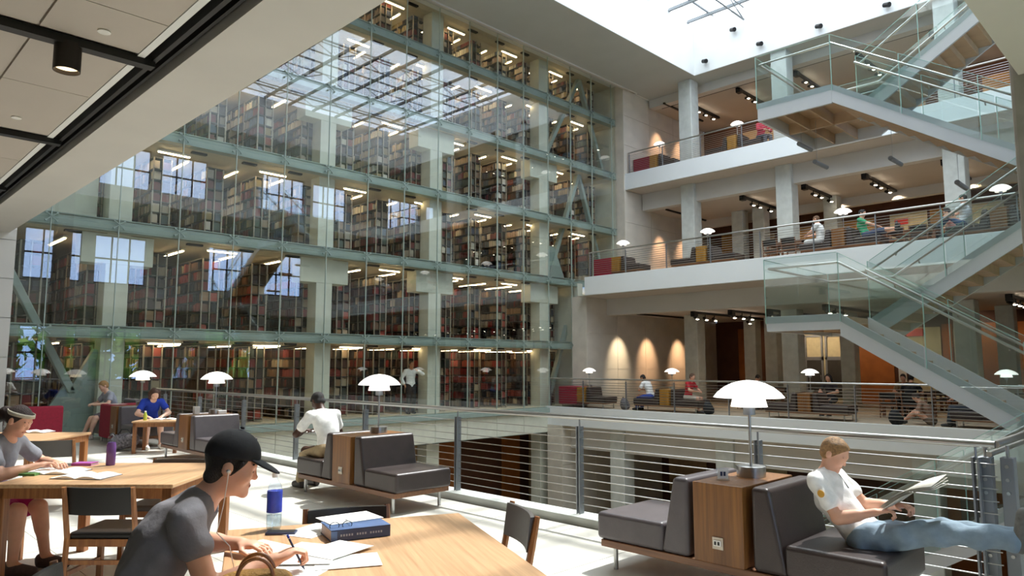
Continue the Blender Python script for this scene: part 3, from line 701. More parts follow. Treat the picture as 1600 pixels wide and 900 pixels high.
# ================================================================== FURNITURE
def lamp(loc, label, warm=False, k=1.0):
    r = root('table_lamp', label, 'lamp', loc, group='layered white table lamps')
    MB().lathe([(.105*k, 0), (.105*k, .075), (.09*k, .08)], 28).build('base', 'steel', r, smooth=True)
    MB().tube((0, 0, .07), (0, 0, .48), .011, n=10).build('stem', 'steel', r, smooth=True)
    MB().lathe([(.045, .455), (.045, .518), (.03, .522)], 20).build('socket', 'steel_grey', r, smooth=True)
    up = [(.26, .585), (.23, .622), (.18, .662), (.12, .692), (.06, .708), (.0, .712)]
    MB().lathe(up[:-1]+[(.012, .714), (.055, .702), (.115, .686), (.174, .656), (.222, .617), (.252, .583)], 40).build('upper_shade', 'lamp_white', r, smooth=True)
    MB().lathe([(.135, .515), (.112, .605), (.104, .607), (.127, .518)], 32).build('middle_shade', 'lamp_warm' if warm else 'lamp_white', r, smooth=True)
    MB().lathe([(.06, .523), (.055, .56), (.03, .565)], 24).build('lower_shade', 'lamp_warm', r, smooth=True)
    return r
def cushion(mb, m, par, name, b=.035, seg=4): return mb.build(name, m, par, bevel=b, smooth=True, seg=seg)
def settee(loc, label, mats=('leather', 'leather'), hl=1.08, lamp_label=None, far=False, lamp_dx=.12, warm=False, console='console_wood'):
    """two upholstered seats back to back on one timber base with a console between them; long axis = Y"""
    r = root('settee', label, 'settee', loc, group='double settees')
    B(-.38, .38, -hl+.04, hl-.04, .17, .225).build('platform', 'base_wood', r, bevel=.006)
    for sx in (-.32, .32):
        for sy in (-hl+.14, hl-.14): MB().tube((sx, sy, 0), (sx, sy, .17), .019, n=10).build('leg', 'steel', r, smooth=True)
    c = B(-.40, .40, -.19, .19, .225, .77).build('console', console, r, bevel=.006)
    if not far:
        pl_ = B(-.408, -.40, -.04, .04, .33, .41).build('outlet_plate', 'brass_plate', c)
        B(-.418, -.408, -.028, .028, .352, .392).build('outlet', 'white_plastic', c, bevel=.002)
        for dy in (-.013, .013): B(-.4195, -.4185, dy-.008, dy+.008, .36, .384).build('socket_face', 'black_plastic', c)
    for s, m in ((-1, mats[0]), (1, mats[1])):
        if m == 'red_fabric':
            cushion(B(-.39, .39, .21, hl if far else .95, .10, .78), m, r, 'seat_block', .03, 3)
            continue
        y0, y1 = s*.24, s*.42
        q = [(-.385, y0, .225), (.385, y0, .225), (.385, y0+s*.24, .225), (-.385, y0+s*.24, .225), (-.385, y0, .78), (.385, y0, .78), (.385, y0+s*.13, .78), (-.385, y0+s*.13, .78)]
        cushion(MB().hexa(q), m, r, 'backrest')
        cushion(B(-.385, .385, min(s*.46, s*hl), max(s*.46, s*hl), .225, .435), m, r, 'seat')
    if lamp_label: lamp((loc[0]+lamp_dx, loc[1], loc[2]+.77), lamp_label, warm)
    return r
settee((5.02, 2.60, 0), 'near settee with grey seat and wooden console, young man in white polo on it', ('leather', 'leather_grey'), lamp_label='white layered lamp on the nearest console, at the right')
settee((5.02, 7.46, 0), 'dark leather settee with console in the middle of the terrace', lamp_label='white layered lamp on the console behind the man in white shirt')
settee((5.02, 12.3, 0), 'grey leather settee beyond the man in the black cap', ('leather_grey', 'leather_grey'), lamp_label='white layered lamp on the third console of the terrace')
settee((5.02, 15.98, 0), 'settee with red far seat at the end of the terrace railing', ('leather_grey', 'red_fabric'), hl=1.1, lamp_label='white layered lamp with warm glow beside the concrete column at left', warm=True)
def armchair(loc, rz, label, m='red_fabric', grp='red armchairs'):
    r = root('armchair', label, 'armchair', loc, rz, group=grp)
    cushion(B(-.38, .38, -.38, .38, .12, .44), m, r, 'seat')
    cushion(MB().hexa([(-.38, .2, .12), (.38, .2, .12), (.38, .42, .12), (-.38, .42, .12), (-.38, .28, .84), (.38, .28, .84), (.38, .42, .84), (-.38, .42, .84)]), m, r, 'backrest')
    for x in (-.32, .32):
        for y in (-.32, .34): MB().tube((x, y, 0), (x, y, .13), .018, n=8).build('leg', 'steel', r)
    return r
armchair((5.1, 17.55, 0), math.pi/2+math.pi, 'small armchair under the blond girl behind the red seat', 'leather_grey', 'grey armchairs')
armchair((3.25, 15.9, 0), math.pi, 'red upholstered armchair beside the pale pier at the far left')
tag(cushion(B(4.55, 5.2, .1, .78, .1, .56), 'leather', None, 'ottoman'), 'dark leather footstool under the feet of the man in white polo', 'footstool')
def table(loc, rz, lx, ly, label, h=.74, m='table_wood', apron=.075, leg=.07, grp='reading tables', inset=.02):
    """origin at centre; local x is lx long, y is ly long"""
    r = root('reading_table', label, 'table', loc, rz, group=grp)
    B(-lx/2, lx/2, -ly/2, ly/2, h-.028, h).build('tabletop', m, r, bevel=.006)
    i = inset
    MB().box(-lx/2+i, lx/2-i, -ly/2+i, -ly/2+i+.025, h-.03-apron, h-.028).box(-lx/2+i, lx/2-i, ly/2-i-.025, ly/2-i, h-.03-apron, h-.028).box(-lx/2+i, -lx/2+i+.025, -ly/2+i, ly/2-i, h-.03-apron, h-.028).box(lx/2-i-.025, lx/2-i, -ly/2+i, ly/2-i, h-.03-apron, h-.028).build('apron', 'chair_wood' if m == 'table_wood' else m, r)
    for sx in (-1, 1):
        for sy in (-1, 1):
            x, y = sx*(lx/2-i-leg/2), sy*(ly/2-i-leg/2)
            B(x-leg/2, x+leg/2, y-leg/2, y+leg/2, 0, h-.028).build('leg', 'chair_wood' if m == 'table_wood' else m, r, bevel=.005)
    return r
def chair(loc, rz, label, back='seat_black', m='chair_wood', grp='reading chairs'):
    """faces local +y; back at -y"""
    r = root('reading_chair', label, 'chair', loc, rz, group=grp)
    for sx in (-1, 1):
        x = sx*.235
        MB().path([(x, -.23, 0), (x, -.205, .42), (x, -.245, .62), (x, -.275, .77)], [.019, .021, .02, .016], 6).build('leg', m, r)
        B(x-.019, x+.019, .20, .238, 0, .43).build('leg', m, r, bevel=.004)
        B(x-.014, x+.014, -.2, .22, .36, .41).build('side_rail', m, r)
        B(x-.012, x+.012, -.2, .22, .16, .19).build('stretcher', m, r)
    B(-.235, .235, -.21, -.18, .36, .41).build('back_rail', m, r); B(-.235, .235, .2, .225, .36, .41).build('front_rail', m, r)
    B(-.235, .235, -.21, -.19, .24, .27).build('stretcher', m, r)
    cushion(B(-.23, .23, -.20, .235, .405, .455), back, r, 'seat', .02, 3)
    pm = MB(); n = 8
    for i in range(n+1):
        t = -1+2*i/n; x = t*.225; y = -.235-.035*(1-t*t)
        for (dy, z) in ((0, .58), (.022, .58), (-.025, .765), (-.003, .765)): pm.v.append((x, y+dy-.0, z))
    for i in range(n):
        a = i*4; b = a+4
        pm.f += [(a, b, b+2, a+2), (a+1, a+3, b+3, b+1), (a+2, b+2, b+3, a+3), (a, a+1, b+1, b)]
    pm.f += [(0, 2, 3, 1), (n*4, n*4+1, n*4+3, n*4+2)]
    pm.build('backrest', back, r, smooth=True)
    return r
D45 = math.radians(-45)                                   # local x along the picture's right, local y away
def cam2w(fwd, off): return (.7071*(fwd+off), .7071*(fwd-off))
# front table: corner (2.80,3.22), edges along a=(-.42,-.905) and b=(-.88,.47)
ra = math.atan2(-.905, -.42)
c0 = V3((2.80, 3.22, 0))+V3((-.424, -.906, 0))*.9+V3((-.882, .471, 0))*.63
t1 = table((c0.x, c0.y, 0), ra+math.pi/2, 1.26, 1.8, 'large pale wood table in the foreground with papers and textbook')
cx_, cy_ = cam2w(5.28+.575, -2.45-.66)
table((cx_, cy_, 0), D45, 1.32, 1.15, 'wood table where the girl with the headband studies')
cx_, cy_ = cam2w(8.175+.56, -5.4-.65)
table((cx_, cy_, 0), D45, 1.3, 1.15, 'wood table behind the girl with the headband')
table((4.9, 14.15, 0), D45+.15, .80, .62, 'small low wood table before the girl in blue', h=.58, leg=.06)
x, y = cam2w(5.26, -2.82); chair((x, y, 0), D45, 'dark leather reading chair seen from behind at the left table')
x, y = cam2w(6.22, -2.95); chair((x, y, 0), D45+math.pi, 'reading chair on the far side of the left table', 'seat_grey')
x, y = cam2w(8.3, -5.18); chair((x, y, 0), D45+.25, 'grey backed reading chair at the table behind', 'seat_grey')
chair((2.25, 3.49, 0), ra-math.pi/2, 'reading chair tucked in at the back of the foreground table', 'seat_black')
far_end = V3((3.15, 3.18, 0)); a_ = V3((-.424, -.906, 0)); mid = far_end+a_*.23; inw = V3((-.882, .471, 0))
p = mid+inw*.26; chair((p.x, p.y, 0), math.atan2(inw.y, inw.x)-math.pi/2, 'reading chair seen edge on at the right of the foreground table', 'seat_grey')
x, y = cam2w(3.0, -1.62); chair((x-.0, y, 0), math.radians(-118), 'dark reading chair under the man in the black cap')
x, y = cam2w(5.85, -4.28); chair((x, y, 0), D45-math.pi/2, 'reading chair under the girl with the headband')
# ------------------------------------------------------------------ far furniture
settee((21.35, 17.3, 0), 'settee with red end seat on the first balcony by the stone wall', ('leather', 'red_fabric'), hl=1.12, far=True, lamp_label='small white lamp at the left end of the first balcony', console='gold_wood')
settee((21.5, 13.75, 0), 'dark settee with console on the first balcony, two readers on it', far=True, hl=1.3, lamp_label='white lamp over the two readers on the first balcony', console='gold_wood')
settee((21.5, 8.95, 0), 'dark settee with console below the stair landing on the first balcony', far=True, hl=1.25, lamp_label='white lamp below the stair landing on the first balcony')
settee((21.5, 4.0, 0), 'dark settee at the right end of the first balcony behind the stair', far=True, hl=1.2, lamp_label='white lamp at the right end of the first balcony')
settee((22.35, 16.35, 4.94), 'settee with red end seat on the second balcony by the stone wall', ('leather', 'red_fabric'), hl=1.08, far=True, lamp_label='white lamp at the left end of the second balcony', console='gold_wood')
settee((22.45, 12.75, 4.94), 'dark settee left of the column on the second balcony', far=True, hl=1.25, lamp_label='white lamp left of the column on the second balcony', console='gold_wood')
settee((22.45, 8.1, 4.94), 'dark settee with two readers on the second balcony', far=True, hl=1.2, lamp_label='white lamp between the readers on the second balcony')
settee((22.45, 4.0, 4.94), 'dark settee with reclining reader at the right of the second balcony', far=True, hl=1.25, lamp_label='white lamp at the right of the second balcony')
settee((26.05, 17.0, 9.88), 'settee with red end seat on the third balcony', ('leather', 'red_fabric'), hl=1.05, far=True, lamp_label='white lamp at the left end of the third balcony', console='gold_wood')
settee((26.0, 13.3, 9.88), 'dark settee right of the column on the third balcony', far=True, hl=1.2, lamp_label='white lamp right of the column on the third balcony', console='gold_wood')
n = 0
for (x, y, z, rz, lab) in ((25.2, 12.2, 0, 0, 'first balcony beside the middle column'), (24.4, 7.1, 0, 0, 'first balcony behind the railing'), (27.9, 6.6, 0, 0, 'first balcony farther in'), (24.6, 4.6, 0, 0, 'first balcony at the right'), (23.4, 10.15, 4.94, 0, 'second balcony beside man in white'), (24.0, 6.5, 4.94, 0, 'second balcony by man in pink')):
    table((x, y, z), rz, .9, 1.3, 'brown study table on the '+lab, m='far_table_wood', grp='far study tables')
    for k, (dx, dy, a) in enumerate(((-.62, -.3, -90), (-.62, .32, -90), (.62, -.3, 90), (.62, .32, 90))):
        if z > 1 and k > 1: continue
        chair((x+dx, y+dy, z), math.radians(a), 'brown chair at the table on the %s, %s' % (lab, ['near right side', 'near left side', 'far right side', 'far left side'][k]), 'seat_black', 'far_table_wood', 'far study chairs')
# wall fittings far away
tag(B(31.88, 31.93, 8.9, 9.4, 7.35, 7.6).build('exit_sign', 'exit_red'), 'small red sign on the back wall of the second balcony', 'sign')
tag(B(31.88, 31.93, 8.6, 9.2, 2.75, 3.05).build('exit_sign', 'exit_red'), 'small red sign on the back wall of the first balcony', 'sign')
for k, (y0, y1) in enumerate(((11.7, 12.5), (12.6, 13.4))):
    d = root('door_%d' % (k+1), 'door with pale panels at the back of the first balcony', None, (31.9, 0, 0), kind='structure')
    MB().box(0, .05, y0, y0+.08, 0, 2.9).box(0, .05, y1-.08, y1, 0, 2.9).box(0, .05, y0, y1, 1.8, 1.95).box(0, .05, y0, y1, 2.82, 2.9).build('door_frame', 'steel_grey', d)
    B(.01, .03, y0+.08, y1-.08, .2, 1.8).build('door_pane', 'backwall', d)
    MB().tube((-.05, y0+.1, .95), (-.05, y0+.1, 1.15), .012).build('door_handle', 'steel', d)
tag(MB().box(20.8, 20.86, 4.0, 5.0, -2.3, -1.75).build('notice_screen', 'black_plastic'), 'dark wall screen of the lower hall behind the stair', 'screen')
B(-.005, 0, .12, .5, .1, .45).build('display', 'screen_glow', bpy.data.objects['notice_screen']).location = (20.8, 4.0, -2.3)
# ================================================================== PEOPLE (one smooth surface each, from a distance field)
def U_(v): v = np.asarray(v, float); return v/max(1e-9, np.linalg.norm(v))
class Field:
    def __init__(s): s.p = []
    def rc(s, a, b, ra, rb, k=.03): s.p.append(('c', np.array(a, float), np.array(b, float), ra, rb, k)); return s
    def el(s, c, r, R=None, k=.03): s.p.append(('e', np.array(c, float), np.array(r, float), np.eye(3) if R is None else np.array(R, float), 0, k)); return s
    def bounds(s):
        lo = np.full(3, 9e9); hi = -lo
        for q in s.p:
            if q[0] == 'c':
                m = max(q[3], q[4]); lo = np.minimum(lo, np.minimum(q[1], q[2])-m); hi = np.maximum(hi, np.maximum(q[1], q[2])+m)
            else:
                m = q[2].max(); lo = np.minimum(lo, q[1]-m); hi = np.maximum(hi, q[1]+m)
        return lo, hi
    def mesh(s, h, cuts=(), infl=0., wr=0., name='m', hole=None):
        lo, hi = s.bounds(); lo = lo-3*h-infl; hi = hi+3*h+infl
        n = np.ceil((hi-lo)/h).astype(int)+1
        ax = [(lo[i]+h*np.arange(n[i])).astype(np.float32) for i in range(3)]
        D = np.full(n, 1., np.float32)
        for q in s.p:
            k = q[5]; pad = k+3*h+infl
            if q[0] == 'c':
                m = max(q[3], q[4])+pad; l2 = np.minimum(q[1], q[2])-m; h2 = np.maximum(q[1], q[2])+m
            else: l2 = q[1]-q[2].max()-pad; h2 = q[1]+q[2].max()+pad
            i0 = np.clip(np.floor((l2-lo)/h).astype(int), 0, n-1); i1 = np.clip(np.ceil((h2-lo)/h).astype(int)+1, 1, n)
            sl = tuple(slice(i0[i], i1[i]) for i in range(3))
            X, Y, Z = (ax[0][sl[0]][:, None, None], ax[1][sl[1]][None, :, None], ax[2][sl[2]][None, None, :])
            if q[0] == 'c':
                a, b = q[1], q[2]; ab = b-a; L2 = max(1e-9, ab@ab)
                t = np.clip(((X-a[0])*ab[0]+(Y-a[1])*ab[1]+(Z-a[2])*ab[2])/L2, 0, 1)
                d = np.sqrt((X-a[0]-t*ab[0])**2+(Y-a[1]-t*ab[1])**2+(Z-a[2]-t*ab[2])**2)-(q[3]+t*(q[4]-q[3]))
            else:
                R = q[3]; px, py, pz = X-q[1][0], Y-q[1][1], Z-q[1][2]; r = q[2]
                u = [R[i][0]*px+R[i][1]*py+R[i][2]*pz for i in range(3)]
                k0 = np.sqrt(sum((u[i]/r[i])**2 for i in range(3))); k1 = np.sqrt(sum((u[i]/r[i]**2)**2 for i in range(3)))
                d = k0*(k0-1)/np.maximum(k1, 1e-6)
            o = D[sl]; hh = np.maximum(k-np.abs(o-d), 0)/k
            D[sl] = np.minimum(o, d)-hh*hh*k*.25
        D -= infl
        X, Y, Z = ax[0][:, None, None], ax[1][None, :, None], ax[2][None, None, :]
        if wr:
            D += (wr*(np.sin(31*X+9*Z+2)*np.sin(23*Z+11*Y)+.6*np.sin(47*Y+29*Z)*np.sin(41*X-13*Z))).astype(np.float32)
        for (p, nn) in cuts:
            nn = U_(nn); D = np.maximum(D, ((X-p[0])*nn[0]+(Y-p[1])*nn[1]+(Z-p[2])*nn[2]).astype(np.float32))
        if hole:
            a, b, r = hole; a, b = np.array(a), np.array(b); ab = b-a
            t = np.clip(((X-a[0])*ab[0]+(Y-a[1])*ab[1]+(Z-a[2])*ab[2])/(ab@ab), 0, 1)
            D = np.maximum(D, (r-np.sqrt((X-a[0]-t*ab[0])**2+(Y-a[1]-t*ab[1])**2+(Z-a[2]-t*ab[2])**2)).astype(np.float32))
        return nets(D, lo, h, name)
EDG = [(0, 1), (2, 3), (4, 5), (6, 7), (0, 2), (1, 3), (4, 6), (5, 7), (0, 4), (1, 5), (2, 6), (3, 7)]
def nets(D, lo, h, name):
    ins = D < 0; c = np.zeros(tuple(np.array(D.shape)-1), np.int8)
    sh = D.shape
    for i in (0, 1):
        for j in (0, 1):
            for k in (0, 1): c += ins[i:sh[0]-1+i, j:sh[1]-1+j, k:sh[2]-1+k]
    act = np.argwhere((c > 0) & (c < 8))
    cv = np.stack([D[act[:, 0]+(q >> 2), act[:, 1]+((q >> 1) & 1), act[:, 2]+(q & 1)] for q in range(8)], 1)
    off = np.array([[(q >> 2), (q >> 1) & 1, q & 1] for q in range(8)], float)
    sm = np.zeros((len(act), 3)); ct = np.zeros(len(act))
    for a, b in EDG:
        m = (cv[:, a] < 0) != (cv[:, b] < 0); t = cv[m, a]/(cv[m, a]-cv[m, b])
        sm[m] += off[a]+t[:, None]*(off[b]-off[a]); ct[m] += 1
    vs = lo+h*(act+sm/ct[:, None])
    idx = np.full(c.shape, -1, np.int32); idx[act[:, 0], act[:, 1], act[:, 2]] = np.arange(len(act))
    fs = []
    for axn in range(3):
        s0 = [slice(None)]*3; s1 = [slice(None)]*3; s0[axn] = slice(0, -1); s1[axn] = slice(1, None)
        a, b = ins[tuple(s0)], ins[tuple(s1)]
        e = np.argwhere(a != b); fl_ = a[e[:, 0], e[:, 1], e[:, 2]]
        o1, o2 = [(1, 2), (2, 0), (0, 1)][axn]
        ok = (e[:, o1] > 0) & (e[:, o2] > 0) & (e[:, o1] < c.shape[o1]) & (e[:, o2] < c.shape[o2]); e = e[ok]; fl_ = fl_[ok]
        def cell(d1, d2):
            q = e.copy(); q[:, o1] -= d1; q[:, o2] -= d2; return idx[q[:, 0], q[:, 1], q[:, 2]]
        quad = np.stack([cell(1, 1), cell(0, 1), cell(0, 0), cell(1, 0)], 1)
        quad[~fl_] = quad[~fl_][:, ::-1]; fs.append(quad)
    F_ = np.concatenate(fs); F_ = F_[(F_ >= 0).all(1)]
    me = bpy.data.meshes.new(name); me.vertices.add(len(vs)); me.vertices.foreach_set('co', vs.astype(np.float32).ravel())
    me.loops.add(len(F_)*4); me.loops.foreach_set('vertex_index', F_.astype(np.int32).ravel())
    me.polygons.add(len(F_)); me.polygons.foreach_set('loop_start', np.arange(0, len(F_)*4, 4, dtype=np.int32))
    me.update(calc_edges=True); me.polygons.foreach_set('use_smooth', np.ones(len(F_), bool))
    return me
def ik(a, b, l1, l2, pole):
    a, b = np.array(a, float), np.array(b, float); d = b-a; L = np.linalg.norm(d)
    if L > (l1+l2)*.995: b = a+d*((l1+l2)*.995/L); d = b-a; L = np.linalg.norm(d)
    u = d/L; x = (l1*l1-l2*l2+L*L)/(2*L); hgt = math.sqrt(max(0, l1*l1-x*x))
    p = np.array(pole, float); p = U_(p-u*(p@u)); return a+u*x+p*hgt, b
def sd(a): return math.sin(math.radians(a))
def cd(a): return math.cos(math.radians(a))
SKIN = {'fair': '#d9a58a', 'mid': '#b98463', 'dark': '#4a2e22', 'pale': '#e3b8a0'}
for k_, v_ in SKIN.items():
    m_ = mat('skin_'+k_, v_, .5, vary=.06, scale=14); m_.node_tree.nodes['Principled BSDF'].inputs['Subsurface Weight'].default_value = .08
def cloth(name, col, bump=.25): return mat(name, col, .85, vary=.10, scale=18, bump=bump, bscale=45).name if name not in MATS else name
mat('eye_white', '#e8e4de', .3); mat('eye_dark', '#1d1512', .3); mat('lip', '#a5605a', .5)
def hairmat(col):
    n = 'hair_'+col.strip('#')
    if n not in MATS: mat(n, col, .6, vary=.38, scale=70, bump=.9, bscale=170)
    return n
def figure(label, loc, yaw, skin='fair', hair='#33241c', hairstyle='short', h=.012, s=1., hip=.52, l1=10, l2=15, hp=20, hyaw=0, tilt=0,
           hr=(.4, -.2, .75), hl=(.4, .2, .75), fr=(.45, -.12, .08), fl=(.45, .12, .08), er=(-.3, -1, -.6), el=(-.3, 1, -.6), kr=(.3, 0, 1), kl=(.3, 0, 1),
           shirt='#ffffff', sleeve=.55, collar=False, trousers='#334455', tlen=.95, shoes='#333333', curl=28, curlr=None, nf=12, ls=1., grip=None, wr=.0035, female=False):
    """local +x is where the person faces, +y their left, origin on the floor under the hips"""
    up = np.array([0, 0, 1.]); P = np.array([0, 0, hip]); t1 = np.array([sd(l1), 0, cd(l1)]); t2 = np.array([sd(l2), 0, cd(l2)])
    C = P+t1*.27*s; N = C+t2*.25*s; f1 = np.array([cd(l1), 0, -sd(l1)]); f2 = np.array([cd(l2), 0, -sd(l2)]); Y = np.array([0, 1., 0])
    nd = U_(np.array([sd(l2*.75+nf), 0, cd(l2*.75+nf)]))
    H = N+nd*.165*s
    hf = np.array([cd(hp)*cd(hyaw), cd(hp)*sd(hyaw), -sd(hp)]); hs = U_(np.cross(up, hf)); hs = U_(hs+np.array([0, 0, 1])*math.tan(math.radians(tilt))); hu = U_(np.cross(hf, hs))
    HR = np.array([hf, hs, hu]); B_ = Field(); sw = (.165 if female else .185)*s
    R1 = np.array([f1, Y, t1]); R2 = np.array([f2, Y, t2])
    tors = [(P, (.118*s, .168*s, .125*s), R1, .05), (P+t1*.14*s, (.098*s, (.125 if female else .142)*s, .15*s), R1, .06), (C+t2*.06*s, (.118*s, (.145 if female else .162)*s, .17*s), R2, .06)]
    for c, r, R, k in tors: B_.el(c, r, R, k)
    S = {}
    for sg in (-1, 1):
        S[sg] = N-t2*.055*s+Y*sg*sw; B_.rc(N-t2*.03*s+Y*sg*.03, S[sg], .055*s, .051*s, .05)
    B_.rc(N-t2*.04*s, H-hu*.03*s-hf*.01, .058*s, .05*s, .035)
    q = lambda a, b, c: H+(hf*a+hs*b+hu*c)*s
    B_.el(q(-.012, 0, .028), (.098*s, .076*s, .095*s), HR, .03).el(q(.022, 0, -.052), (.062*s, .056*s, .062*s), HR, .035)
    B_.rc(q(.068, 0, -.085), q(.074, 0, -.092), .020*s, .02*s, .025)                      # chin
    B_.rc(q(.080, 0, .010), q(.0985, 0, -.022), .0085*s, .0115*s, .016)                     # nose
    B_.rc(q(.074, -.032, .026), q(.074, .032, .026), .014*s, .014*s, .02)                  # brow
    B_.rc(q(.082, -.017, -.058), q(.082, .017, -.058), .0085*s, .0085*s, .01)              # lips
    for sg in (-1, 1): B_.el(q(-.012, sg*.079, -.004), (.022*s, .009*s, .032*s), HR, .008); B_.el(q(.06, sg*.042, -.02), (.024*s, .018*s, .024*s), HR, .03)
    arm = {}
    for sg, tg, pole in ((-1, hr, er), (1, hl, el)):
        E, Wt = ik(S[sg], tg, .285*s, .25*s, pole); arm[sg] = (E, Wt)
        B_.rc(S[sg], E, .048*s, .040*s, .04).rc(E, Wt, .041*s, .028*s, .02).rc(E+(Wt-E)*.25, E+(Wt-E)*.5, .043*s, .036*s, .03)
        d = U_(Wt-E)
        if grip and sg in grip: d = U_(d*.4+np.array(grip[sg])*.6)
        nrm = U_(up-d*(up@d)) if abs(d[2]) < .9 else U_(np.array([1., 0, 0])-d*d[0]); sd_ = np.cross(nrm, d)*(-sg)     # sd_ points to the thumb side
        B_.el(Wt+d*.045*s, (.052*s, .041*s, .019*s), np.array([d, sd_, nrm]), .018)
        for fi in range(4):
            L0 = (.042, .047, .044, .034)[fi]*s; r0 = (.0092, .0095, .009, .008)[fi]*s
            a = Wt+d*.082*s+sd_*(.03-.0205*fi)*s; dirv = d.copy(); ang = math.radians(curlr if (curlr is not None and sg < 0) else curl)
            dirv = U_(dirv+sd_*(.10-.07*fi))
            for sgm in range(3):
                ca, sa = math.cos(ang*(sgm+.6)), math.sin(ang*(sgm+.6)); dv = U_(dirv*ca-nrm*sa)
                b = a+dv*L0*(1, .68, .55)[sgm]; B_.rc(a, b, r0*(1, .94, .88)[sgm], r0*(.94, .88, .8)[sgm], .004); a = b
        a = Wt+d*.02*s+sd_*.028*s; b = a+U_(d*.7+sd_*.75-nrm*.35)*.045*s; B_.rc(a, b, .0135*s, .011*s, .01); B_.rc(b, b+U_(d*.95+sd_*.1-nrm*.4)*.032*s, .011*s, .009*s, .006)
    leg = {}
    for sg, tg, pole in ((-1, fr, kr), (1, fl, kl)):
        J = P+Y*sg*.088*s-t1*.03*s; K, A = ik(J, np.array(tg, float), .43*s*ls, .41*s*ls, pole); leg[sg] = (J, K, A)
        B_.rc(J, K, .086*s, .057*s, .05).rc(K, A, .056*s, .036*s, .03).rc(K+(A-K)*.18, K+(A-K)*.42, .056*s, .048*s, .03)
        fd = A-K; fd = U_(np.array([1., 0, 0])*.9+up*(.0 if A[2] < .2 else .0)) if A[2] < .25 else U_(np.cross(np.cross(U_(fd), up), U_(fd))*1.0+U_(fd)*.2)
        leg[sg] += (fd,)
        B_.rc(A, A+fd*.15*s-(np.array([0, 0, .045*s]) if A[2] < .25 else 0), .038*s, .03*s, .02)
    body = link('person', B_.mesh(h, name='person'), 'skin_'+skin); body.location = loc; body.rotation_euler = (0, 0, yaw); tag(body, label, 'person')
    # clothes
    F1 = Field()
    for c, r, R, k in tors: F1.el(c, r, R, k)
    for sg in (-1, 1):
        F1.rc(N-t2*.03*s+Y*sg*.03, S[sg], .055*s, .052*s, .05); E = arm[sg][0]
        if sleeve <= 1: F1.rc(S[sg], S[sg]+(E-S[sg])*sleeve, .047*s, .053*s, .03)
        else: F1.rc(S[sg], E, .054*s, .048*s, .03); F1.rc(E, E+(arm[sg][1]-E)*(sleeve-1), .048*s, .04*s, .02)
    sn = cloth('cloth_'+shirt.strip('#'), shirt)
    link('shirt', F1.mesh(h, [(P-t1*.06*s, -t1), (N+t2*.075*s, t2)], .013, wr, 'shirt', hole=(N+t2*.045*s+f2*.035*s, N+t2*.2*s+f2*.09*s, .068*s)), sn, body)
    if collar:
        m = MB(); n_ = 16
        for k in range(n_+1):
            a = math.radians(-150+300*k/n_); c = N+t2*.02*s+(f2*math.cos(a)*1.05+Y*math.sin(a))*.066*s
            m.v += [tuple(c), tuple(c*1+(f2*math.cos(a)+Y*math.sin(a))*.03-t2*.045), tuple(c+(f2*math.cos(a)+Y*math.sin(a))*.006+t2*.012)]
        for k in range(n_): m.f += [(3*k, 3*k+3, 3*k+5, 3*k+2), (3*k+2, 3*k+5, 3*k+4, 3*k+1)]
        o = m.build('collar', sn, body, smooth=True); md = o.modifiers.new('solid', 'SOLIDIFY'); md.thickness = .004
    F2 = Field(); F2.el(P, (.118*s, .168*s, .125*s), R1, .05)
    cuts = [(P+t1*.075*s, t1)]
    for sg in (-1, 1):
        J, K, A, fd = leg[sg]
        if tlen < .5: F2.rc(J, J+(K-J)*tlen*2, .09*s, .085*s, .05)
        else: F2.rc(J, K, .088*s, .064*s, .05).rc(K, K+(A-K)*(tlen-.5)*2, .063*s, .058*s, .03)
    link('trousers', F2.mesh(h, cuts, .012, wr*1.3, 'trousers'), cloth('cloth_'+trousers.strip('#'), trousers), body)
    shn = mat('shoe_'+shoes.strip('#'), shoes, .6, vary=.2, scale=40).name if 'shoe_'+shoes.strip('#') not in MATS else 'shoe_'+shoes.strip('#')
    for sg in (-1, 1):
        J, K, A, fd = leg[sg]; dn = np.array([0, 0, -.045*s]) if A[2] < .25 else fd*0
        Fs = Field().rc(A+dn*.3-fd*.03, A+fd*.17*s+dn*1.0, .047*s, .038*s, .02).rc(A+dn*1.1-fd*.04, A+fd*.15*s+dn*1.2, .034*s, .036*s, .02)
        link('shoe', Fs.mesh(max(h, .008), [], 0, 0, 'shoe'), shn, body)
    # eyes, brows
    if h < .014:
        for sg in (-1, 1):
            e = Field().el(q(.073, sg*.033, .004), (.0115*s, .0135*s, .0075*s), HR, .004); eo = link('eye', e.mesh(.003, [], 0, 0, 'eye'), 'eye_white', body)
            e = Field().el(q(.0825, sg*.033, .001), (.004*s, .006*s, .006*s), HR, .002); link('iris', e.mesh(.002, [], 0, 0, 'iris'), 'eye_dark', eo)
            e = Field().rc(q(.088, sg*.016, .031), q(.076, sg*.05, .031), .0045*s, .0035*s, .004); link('eyebrow', e.mesh(.003, [], 0, 0, 'eyebrow'), hairmat(hair), body)
        e = Field().rc(q(.087, -.018, -.058), q(.087, .018, -.058), .0055*s, .0055*s, .006); link('lips', e.mesh(.003, [], 0, 0, 'lips'), 'lip', body)
    # hair
    hm = hairmat(hair); Fh = Field(); Fh.el(q(-.014, 0, .03), (.1035*s, .0815*s, .0995*s), HR, .02)
    hcut = [(q(.03, 0, .012), hf*.75-hu*.66)]
